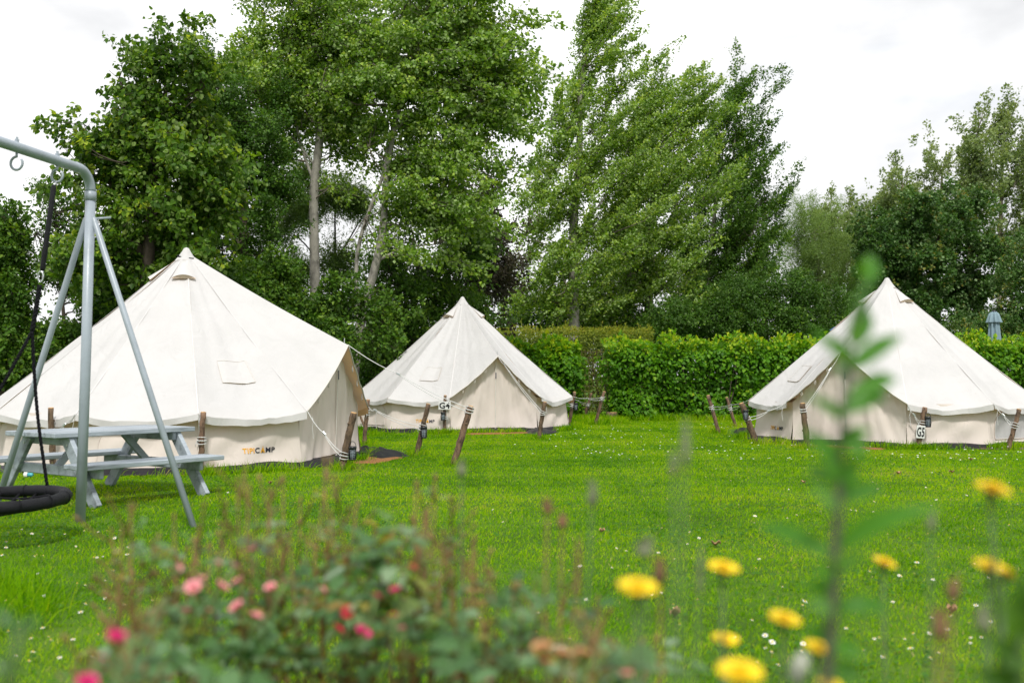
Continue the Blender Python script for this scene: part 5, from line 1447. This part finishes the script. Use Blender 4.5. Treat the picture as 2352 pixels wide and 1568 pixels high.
def rose_bush(label, Y, base_px, tops, blooms, leaf_lobes, seed, nleaf=420, dy=.16):
    b = W(base_px, 1568, Y); b.z = 0
    t = thing('rose_bush', label, 'rose bush', b, 0, 'rose bushes in the flower bed')
    rnd = random.Random(seed)
    sm = MB(); P, D, S = [], [], []
    nodes = []
    buds = []
    tops = list(tops) + [(x + rnd.uniform(-45, 45), y + rnd.uniform(10, 110)) for x, y in tops if rnd.random() < .9]
    for (px, py) in tops:
        yy = Y + rnd.uniform(-dy, dy)
        e = W(px, py, yy) - b
        s0 = Vector((rnd.uniform(-.06, .06) + e.x * .8, rnd.uniform(-.08, .08), 0))
        m1 = s0.lerp(e, .55) + Vector((rnd.uniform(-.03, .03), rnd.uniform(-.03, .03), 0))
        pts = [s0, s0.lerp(m1, .5) + Vector((rnd.uniform(-.01, .01), 0, 0)), m1, m1.lerp(e, .6) + Vector((rnd.uniform(-.012, .012), 0, 0)), e]
        sm.tube(pts, [.0036, .0033, .0028, .0022, .0014], 6)
        for k in range(7):
            u = rnd.uniform(.5, .98); p = m1.lerp(e, (u - .45) / .55) if u > .45 else s0.lerp(m1, u)
            d = Vector((rnd.uniform(-1, 1), rnd.uniform(-1, 1), rnd.uniform(.3, 1.2))).normalized()
            q = p + d * rnd.uniform(.03, .085)
            sm.tube([p, p.lerp(q, .6) + Vector((0, 0, -.004)), q], [.0022, .0017, .0012], 4)
            buds.append((q, d))
        buds.append((e, Vector((0, 0, 1))))
        nodes += [(pts, e)]
    sm.build('stems', M['rose_stem'], t, True)
    bm_ = MB()
    for q, d in buds:
        r = rnd.uniform(.0022, .0042)
        bm_.tube([q - d * r, q - d * r * .2, q + d * r * .8, q + d * r * 2.0, q + d * r * 3.0], [r * .3, r * .9, r, r * .6, r * .12], 7)
        for k in range(2):
            a = Vector((rnd.uniform(-1, 1), rnd.uniform(-1, 1), rnd.uniform(-.2, .8))).normalized()
    bm_.build('buds', M['bud'], t, True)['kind'] = 'stuff'
    # leaves: compound, in the given masses and up along the stems
    LP, LD, LN, LL, LT = [], [], [], [], []
    def compound(p, d, size, tint):
        side = d.cross(Vector((0, 0, 1)))
        side = side.normalized() if side.length > .05 else Vector((1, 0, 0))
        for k in range(5):
            if k == 4: q, dd = p + d * size * 1.9, d
            else: q, dd = p + d * size * (.6 + .75 * (k // 2)), (d * .5 + side * (1 if k % 2 else -1))
            LP.append(tuple(q)); LD.append(tuple(dd + Vector((0, 0, -.25)))); LN.append((rnd.gauss(0, .35), rnd.gauss(-.1, .35), 1)); LL.append(size * rnd.uniform(.8, 1.2)); LT.append(min(1, max(0, tint + rnd.gauss(0, .1))))
    for pts, e in nodes:
        for k in range(12):
            u = rnd.uniform(.35, .99)
            p = Vector(pts[0]).lerp(pts[2], u / .55) if u < .55 else Vector(pts[2]).lerp(pts[4], (u - .55) / .45)
            d = Vector((rnd.uniform(-1, 1), rnd.uniform(-1, 1), rnd.uniform(-.1, .6))).normalized()
            compound(p, d, (.011 if u > .72 else .022) * rnd.uniform(.7, 1.15), (rnd.gauss(.45, .2) if u < .66 else rnd.choice([.88, .93, .5, .6])))
    wts = [l[2] * l[3] for l in leaf_lobes]
    for k in range(int(nleaf * .15)):
        l = rnd.choices(leaf_lobes, wts)[0]
        a = rnd.uniform(0, 6.28); q = rnd.random() ** .5 * 1.15
        p = W(l[0] + l[2] * q * math.cos(a), l[1] + l[3] * q * math.sin(a), Y + rnd.uniform(-dy, dy) * 1.4) - b
        if p.z < .05: continue
        d = Vector((rnd.uniform(-1, 1), rnd.uniform(-1, .6), rnd.uniform(-.2, .7))).normalized()
        compound(p, d, .032 * rnd.uniform(.55, 1.4), rnd.gauss(.56, .2) + (.35 if rnd.random() < .06 else 0))
    link('leaves', leaf_mesh('leaves', np.array(LP), np.array(LD), np.array(LN), np.array(LL), np.array(LL) * .72, np.array(LT), M['leaf_rose'], six=True), t)
    for i, (px, py, wpx, m) in enumerate(blooms):
        yy = Y - rnd.uniform(.24, .34)
        r = wpx / 2 / FPX * yy * .85
        p = W(px, py, yy) - b
        o = bloom(t, p - Vector((0, 0, r * .3)), r, M[m], seed * 31 + i, .9)
        c = MB(); c.tube([Vector((0, 0, -.10)), Vector((.004, 0, -.03)), Vector((0, 0, 0)), Vector((0, 0, r * .25))], [.0016, .0018, .004, r * .35], 6)
        c.build('calyx', M['rose_stem_green'], o, True)
    return t

rose_bush('rose bush with magenta blooms low in the left corner of the flower bed', 1.25, 240,
          [(255, 1440), (210, 1500), (290, 1475), (330, 1420), (180, 1520)],
          [(268, 1458, 62, 'rose_magenta'), (200, 1562, 66, 'rose_magenta'), (232, 1508, 26, 'rose_magenta'), (250, 1526, 24, 'rose_magenta'), (300, 1452, 30, 'rose_magenta')],
          [(300, 1480, 40, 25), (330, 1540, 60, 30), (250, 1590, 80, 30), (370, 1510, 50, 40)], 11, 60)
rose_bush('rose bush with tall brown budded stems and pale pink blooms, left of the bed', 1.65, 430,
          [(280, 1205), (300, 1170), (350, 1250), (400, 1190), (455, 1215), (520, 1160), (545, 1105), (590, 1180), (325, 1300), (480, 1260)],
          [(445, 1343, 50, 'rose_pink'), (466, 1326, 32, 'rose_pink'), (508, 1342, 46, 'rose_pink'), (428, 1401, 46, 'rose_pink'), (545, 1388, 48, 'rose_pink'), (540, 1298, 30, 'rose_pink'), (588, 1411, 36, 'rose_pink'), (356, 1396, 26, 'rose_pink'), (480, 1400, 30, 'rose_pink'), (500, 1290, 26, 'rose_pink'), (410, 1300, 24, 'rose_pink')],
          [(430, 1280, 60, 30), (330, 1390, 60, 50), (420, 1450, 110, 60), (500, 1520, 120, 60), (380, 1540, 80, 50), (560, 1450, 70, 50)], 12, 300)
rose_bush('rose bush with the highest brown budded stems, in the middle of the bed', 1.72, 690,
          [(620, 1130), (650, 1105), (690, 1150), (745, 1060), (770, 1100), (760, 1180), (820, 1160), (860, 1210), (705, 1230), (640, 1230), (800, 1260)],
          [(545, 1332, 36, 'rose_pink'), (580, 1260, 40, 'rose_pink'), (622, 1345, 38, 'rose_pink'), (800, 1400, 42, 'rose_red'), (775, 1440, 36, 'rose_red'), (658, 1332, 24, 'rose_pink'), (700, 1380, 30, 'rose_pink'), (740, 1350, 24, 'rose_pink')],
          [(650, 1300, 90, 50), (760, 1330, 80, 50), (660, 1420, 110, 60), (760, 1490, 110, 70), (640, 1540, 110, 50)], 13, 330)
rose_bush('rose bush with deep pink open blooms right of the middle of the bed', 1.6, 900,
          [(955, 1115), (985, 1160), (1000, 1100), (1035, 1150), (1060, 1230), (920, 1220), (1090, 1240), (880, 1260), (1010, 1250)],
          [(832, 1447, 52, 'rose_magenta'), (865, 1366, 40, 'rose_magenta'), (908, 1351, 32, 'rose_magenta'), (905, 1410, 28, 'rose_red'), (945, 1300, 26, 'rose_red'), (925, 1440, 30, 'rose_pink')],
          [(930, 1300, 90, 40), (1000, 1380, 100, 50), (900, 1440, 110, 60), (1010, 1490, 120, 60), (880, 1550, 120, 40)], 14, 330)
rose_bush('lower rose bush with reddish tips at the right end of the bed', 1.5, 1150,
          [(1130, 1330), (1180, 1350), (1230, 1345), (1100, 1390), (1290, 1380), (1350, 1420)],
          [(1120, 1560, 26, 'rose_pink'), (1050, 1550, 30, 'rose_red')],
          [(1120, 1400, 90, 40), (1200, 1400, 70, 40), (1080, 1500, 100, 50), (1180, 1540, 110, 40), (1260, 1460, 50, 40)], 15, 260)
rose_bush('rose bush with faded peach blooms at the bottom edge', 1.3, 1330,
          [(1400, 1470), (1440, 1500), (1370, 1400), (1480, 1530), (1300, 1470)],
          [(1245, 1482, 60, 'rose_peach'), (1290, 1497, 60, 'rose_peach'), (1335, 1495, 56, 'rose_peach'), (1380, 1500, 44, 'rose_peach'), (1408, 1478, 34, 'rose_red'), (1255, 1515, 36, 'rose_red'), (1440, 1545, 40, 'rose_pink')],
          [(1280, 1545, 110, 25), (1400, 1550, 90, 25), (1500, 1560, 60, 20)], 16, 90)

def yellow_flower(px, py, wpx, d, lean, tilt, label, seed, stem_to=None):
    head = W(px, py, d); rnd = random.Random(seed)
    r = wpx / 2 / FPX * d
    b = Vector((head.x + lean, d + rnd.uniform(-.05, .05), 0))
    t = thing('yellow_flower', label, 'flower', b, 0, 'yellow dandelion like flowers in front')
    h = head - b
    ax = Vector((math.sin(tilt), -.18, math.cos(tilt))).normalized()
    mb = MB(); mb.tube([Vector((0, 0, 0)), h * .35 + Vector((lean * .2, 0, 0)), h * .75 - Vector((lean * .1, 0, 0)), h - ax * r * .5], [.0030, .0027, .0023, .0022], 8); mb.build('stem', M['stem_green'], t, True)
    q = ax.to_track_quat('Z', 'Y').to_matrix()
    mb = MB()
    mb.tube([Vector((0, 0, -r * .62)), Vector((0, 0, -r * .5)), Vector((0, 0, -r * .25)), Vector((0, 0, -r * .05))], [r * .12, r * .26, r * .32, r * .40], 10)
    cu = mb.build('calyx', M['stem_dark'], t, True); cu.location = h; cu.rotation_euler = q.to_euler()
    mb = MB()
    for ring, (rr, n, up) in enumerate(((1.0, 26, .12), (.86, 22, .24), (.66, 18, .38), (.42, 13, .55), (.2, 7, .7))):
        for i in range(n):
            a = 2 * PI * (i + .37 * ring) / n + rnd.uniform(-.06, .06); o = Vector((math.cos(a), math.sin(a), 0)); s = Vector((-math.sin(a), math.cos(a), 0))
            L = r * rr * rnd.uniform(.9, 1.06); w = r * .105
            z0 = -r * .05; z1 = r * (.02 + up * .55)
            p = [o * r * .06 + Vector((0, 0, z0)), o * L * .55 + Vector((0, 0, z0 + (z1 - z0) * .75)), o * L + Vector((0, 0, z1 - r * .02))]
            mb.grid([[p[0] - s * w * .4, p[0] + s * w * .4], [p[1] - s * w, p[1] + s * w], [p[2] - s * w * .9, p[2] + s * w * .9]])
    f = mb.build('petals', M['yellow_petal'], t); f.location = h; f.rotation_euler = q.to_euler()
    return t
YF = [(1465, 1348, 96, .92, -.02, .05, 'broad yellow flower standing leftmost, over the rose tips'), (1662, 1303, 74, 1.12, -.03, .12, 'yellow flower highest of those left of the tall blurred stem'),
      (1802, 1420, 76, 1.05, .0, .18, 'yellow flower nearest left of the tall blurred stem'), (1666, 1467, 62, 1.2, .02, .08, 'small yellow flower above the largest one at the bottom edge'),
      (1878, 1487, 66, 1.0, .0, .25, 'yellow flower touching the tall blurred stem'), (1700, 1541, 106, .86, .0, .02, 'largest yellow flower at the bottom edge'),
      (2032, 1291, 56, 1.25, -.03, .3, 'smallest yellow flower, just right of the tall blurred stem'), (2280, 1123, 86, 1.0, .03, .2, 'yellow flower topmost at the right edge, over the lawn'),
      (2275, 1300, 76, 1.02, -.02, .15, 'yellow flower facing up, one of the touching two at the right'), (2314, 1318, 58, .98, -.04, .7, 'yellow flower seen from its side, one of the touching two at the right'),
      (1905, 1572, 56, .9, .0, .1, 'yellow flower cut by the bottom edge at the tall stem foot')]
for i, a in enumerate(YF): yellow_flower(*a, seed=60 + i)

def big_leaf(mb_list, p, q, w, bend, seed):
    """lance shaped leaf from p to q"""
    rnd = random.Random(seed); d = q - p; L = d.length; d.normalize()
    up = Vector((rnd.uniform(-.4, .4), -1, rnd.uniform(.1, .9))); s = d.cross(up).normalized(); n = s.cross(d)
    P = []
    for j in range(13):
        u = j / 12; ww = w * math.sin(PI * u ** .75) ** .9 + .0006
        c = p + d * L * u + n * (bend * L * math.sin(PI * u))
        P.append([c + s * (x * ww) + n * (abs(x) * ww * .35) for x in (-1, -.5, 0, .5, 1)])
    mb_list.grid(P)
def tint_leaf(o, i):
    at = o.data.attributes.new('tint', 'FLOAT', 'FACE'); at.data.foreach_set('value', [(.35, .6, .2, .95, .5)[i % 5]] * len(o.data.polygons))
def tall_stem():
    d = .78; base = W(1902, 1568, d); b = Vector((base.x - .012, d, 0))
    t = thing('tall_weed', 'tall leafy green stem out of focus in front of the G5 tent', 'plant', b)
    path = [(1900, 1568), (1908, 1450), (1916, 1330), (1922, 1200), (1928, 1080), (1936, 960), (1950, 840), (1968, 740), (1985, 650), (1992, 610)]
    pts = [Vector((0, 0, 0)), Vector((.004, 0, .35))] + [W(x, y, d) - b for x, y in path]
    mb = MB(); mb.tube(pts, [.0048, .0048, .0047, .0046, .0044, .0040, .0034, .0028, .0021, .0015, .001, .0005], 10); mb.build('stem', M['stem_dark'], t, True)
    LV = [((1985, 660), (1995, 585), 22, .1), ((1968, 740), (2002, 660), 26, .1), ((1955, 800), (1985, 700), 26, .08), ((1960, 790), (1990, 730), 20, .1), ((1952, 830), (1862, 760), 20, .15), ((1950, 850), (2072, 770), 22, .12),
          ((1942, 920), (2062, 872), 22, .18), ((1938, 960), (1850, 905), 16, .1), ((1936, 965), (2002, 925), 24, .15), ((1930, 1010), (2000, 985), 18, .1),
          ((1928, 1075), (1838, 985), 24, .12), ((1928, 1120), (1890, 1030), 20, .1), ((1926, 1130), (1968, 1050), 22, .1), ((1922, 1180), (1860, 1115), 20, .08),
          ((1922, 1260), (2165, 1160), 26, .16), ((1920, 1280), (1738, 1205), 26, .16), ((1918, 1330), (1858, 1300), 18, .1), ((1914, 1400), (2050, 1395), 22, .14), ((1912, 1420), (1850, 1380), 18, .1),
          ((1908, 1490), (1985, 1500), 24, .1), ((1905, 1540), (1975, 1560), 24, .1), ((1990, 640), (2012, 580), 20, .1), ((1975, 720), (1950, 660), 20, .1), ((1945, 880), (1900, 830), 18, .1), ((1938, 950), (2040, 905), 22, .15), ((1932, 1000), (1990, 1060), 24, .1), ((1925, 1110), (1850, 1080), 24, .1), ((1924, 1150), (2030, 1120), 20, .12), ((1920, 1300), (1990, 1270), 20, .1), ((1916, 1360), (1840, 1340), 20, .1), ((1910, 1460), (1850, 1450), 20, .1)]
    for i, (a, c, w, bend) in enumerate(LV):
        mb = MB(); rnd = random.Random(i)
        big_leaf(mb, W(*a, d) - b, W(c[0], c[1], d + rnd.uniform(-.05, .05)) - b, w / 2 / FPX * d * (1.6 + .4 * rnd.random()), bend, i)
        tint_leaf(mb.build('leaf', M['leaf_bluegreen'], t, True), i)
    # tint attribute for the single leaves
tall_stem()

def seed_stalk(px, py, hpx, d, m, label, lean=0.0, w=.006, seed=0, name='seed_stalk'):
    rnd = random.Random(seed); top = W(px, py, d); b = Vector((top.x - lean, d + rnd.uniform(-.03, .03), 0))
    t = thing(name, label, 'plant', b, 0, 'dry stalks in the flower bed')
    e = top - b; mb = MB()
    hl = hpx / FPX * d
    dn = (e - Vector((lean * .5, 0, e.z * .4))).normalized()
    mb.tube([Vector((0, 0, 0)), Vector((lean * .15, 0, e.z * .4)), e - dn * hl], [.0022, .0018, .0013], 6); mb.build('stem', M['stem_green'] if m == 'seed_grey' else M['rose_stem'], t, True)
    mb = MB(); p0 = e - dn * hl
    mb.tube([p0 + dn * hl * k / 8 for k in range(9)], [w * s for s in (.25, .7, 1, 1, .95, .85, .7, .45, .12)], 9, jitter=.2)
    for k in range(26):
        q = p0 + dn * hl * rnd.uniform(.05, .95); a = Vector((rnd.uniform(-1, 1), rnd.uniform(-1, 1), .5)).normalized()
        mb.tube([q, q + a * w * 1.5], [w * .25, w * .08], 4)
    mb.build('seed_head', M[m], t, True)
ST = [(1575, 965, 110, .95, 'seed_grey', 'grey green spike rising to the grass just below the hedge', .03, .0042), (1548, 1035, 60, .95, 'seed_grey', 'shorter grey spike beside the tall grey one', .02, .004),
      (1362, 1105, 60, 1.2, 'seed_grey', 'grey seed spike over the lawn right of the rose tips', .04, .006), (1515, 1282, 60, 1.05, 'seed_brown', 'dark red bud stalk beside the broad yellow flower', .0, .0062),
      (2190, 1330, 50, .9, 'seed_brown', 'leaning brown stalk at the lower right, left of the touching yellow flowers', .06, .005), (2160, 1400, 70, .88, 'seed_brown', 'reddish seed head on a slanting stalk at the lower right', .06, .006),
      (1480, 1240, 40, 1.1, 'seed_grey', 'pale round seed head above the broad yellow flower', .0, .009), (1292, 1180, 34, 1.3, 'seed_brown', 'small brown seed head over the lawn above the peach blooms', .02, .006),
      (1258, 1150, 30, 1.3, 'seed_brown', 'small brown tip over the lawn beside the rose stems', .02, .006), (1610, 1250, 120, 1.0, 'seed_grey', 'faint slanting grey stalk between two yellow flowers', .05, .003),
      (1330, 1230, 150, 1.1, 'seed_brown', 'faint reddish slanting stalk right of the rose stems', .05, .003), (2140, 1180, 40, 1.0, 'seed_grey', 'small grey tip left of the topmost right yellow flower', .02, .004),
      (1060, 1060, 36, 1.45, 'seed_grey', 'grey seed head at the foot of the lone stake', .0, .006), (2255, 1400, 50, .95, 'seed_grey', 'green bud stalk below the touching yellow flowers', -.05, .007)]
for i, a in enumerate(ST): seed_stalk(*a, seed=200 + i)

def white_bud():
    d = .95; p = W(1830, 1535, d); b = Vector((p.x, d, 0))
    t = thing('white_seed_head', 'whitish fluffy closed seed head beside the tall blurred stem foot', 'plant', b)
    mb = MB(); mb.tube([(0, 0, 0), (.004, 0, p.z * .6), (0, 0, p.z - .012)], .0022, 6); mb.build('stem', M['stem_green'], t, True)
    mb = MB(); mb.tube([(0, 0, p.z - .015), (0, 0, p.z - .008), (.003, 0, p.z + .004), (.008, 0, p.z + .014)], [.004, .007, .009, .005], 10, jitter=.2); mb.build('seed_head', M['seed_pale'], t, True)
white_bud()
def corner_leaves():
    d = .75; b0 = W(2345, 1568, d); b = Vector((b0.x + .01, d, 0))
    t = thing('broad_leaf_weed', 'dark broad leaved weed in the lower right corner', 'plant', b)
    mb = MB(); pts = [Vector((0, 0, 0)), Vector((0, 0, .45)), W(2340, 1500, d) - b, W(2352, 1380, d) - b]
    mb.tube(pts, [.005, .0045, .004, .002], 8); mb.build('stem', M['stem_green'], t, True)
    for i, (a, c, w) in enumerate((((2350, 1550), (2262, 1460), 44), ((2350, 1480), (2300, 1370), 40), ((2345, 1575), (2235, 1545), 40), ((2350, 1430), (2400, 1340), 36), ((2352, 1500), (2290, 1520), 40), ((2352, 1420), (2335, 1310), 30))):
        mb = MB(); big_leaf(mb, W(*a, d) - b, W(*c, d) - b, w / 2 / FPX * d * 1.5, .1, i + 40); tint_leaf(mb.build('leaf', M['leaf_dark'], t, True), i)
    d = .7; b0 = W(10, 1568, d); b = Vector((b0.x - .01, d, 0))
    t = thing('pale_stalk', 'pale blurred leaf stalk in the lower left corner', 'plant', b)
    mb = MB(); mb.tube([Vector((0, 0, 0)), W(20, 1568, d) - b, W(48, 1440, d) - b], [.004, .004, .003], 8); mb.build('stem', M['stem_green'], t, True)
    for i, (a, c, w) in enumerate((((48, 1445), (-10, 1400), 20), ((48, 1440), (95, 1425), 12), ((30, 1540), (-20, 1510), 16))):
        mb = MB(); big_leaf(mb, W(*a, d) - b, W(*c, d) - b, w / 2 / FPX * d * 1.3, .1, i + 70); tint_leaf(mb.build('leaf', M['leaf_rose'], t, True), i)
corner_leaves()
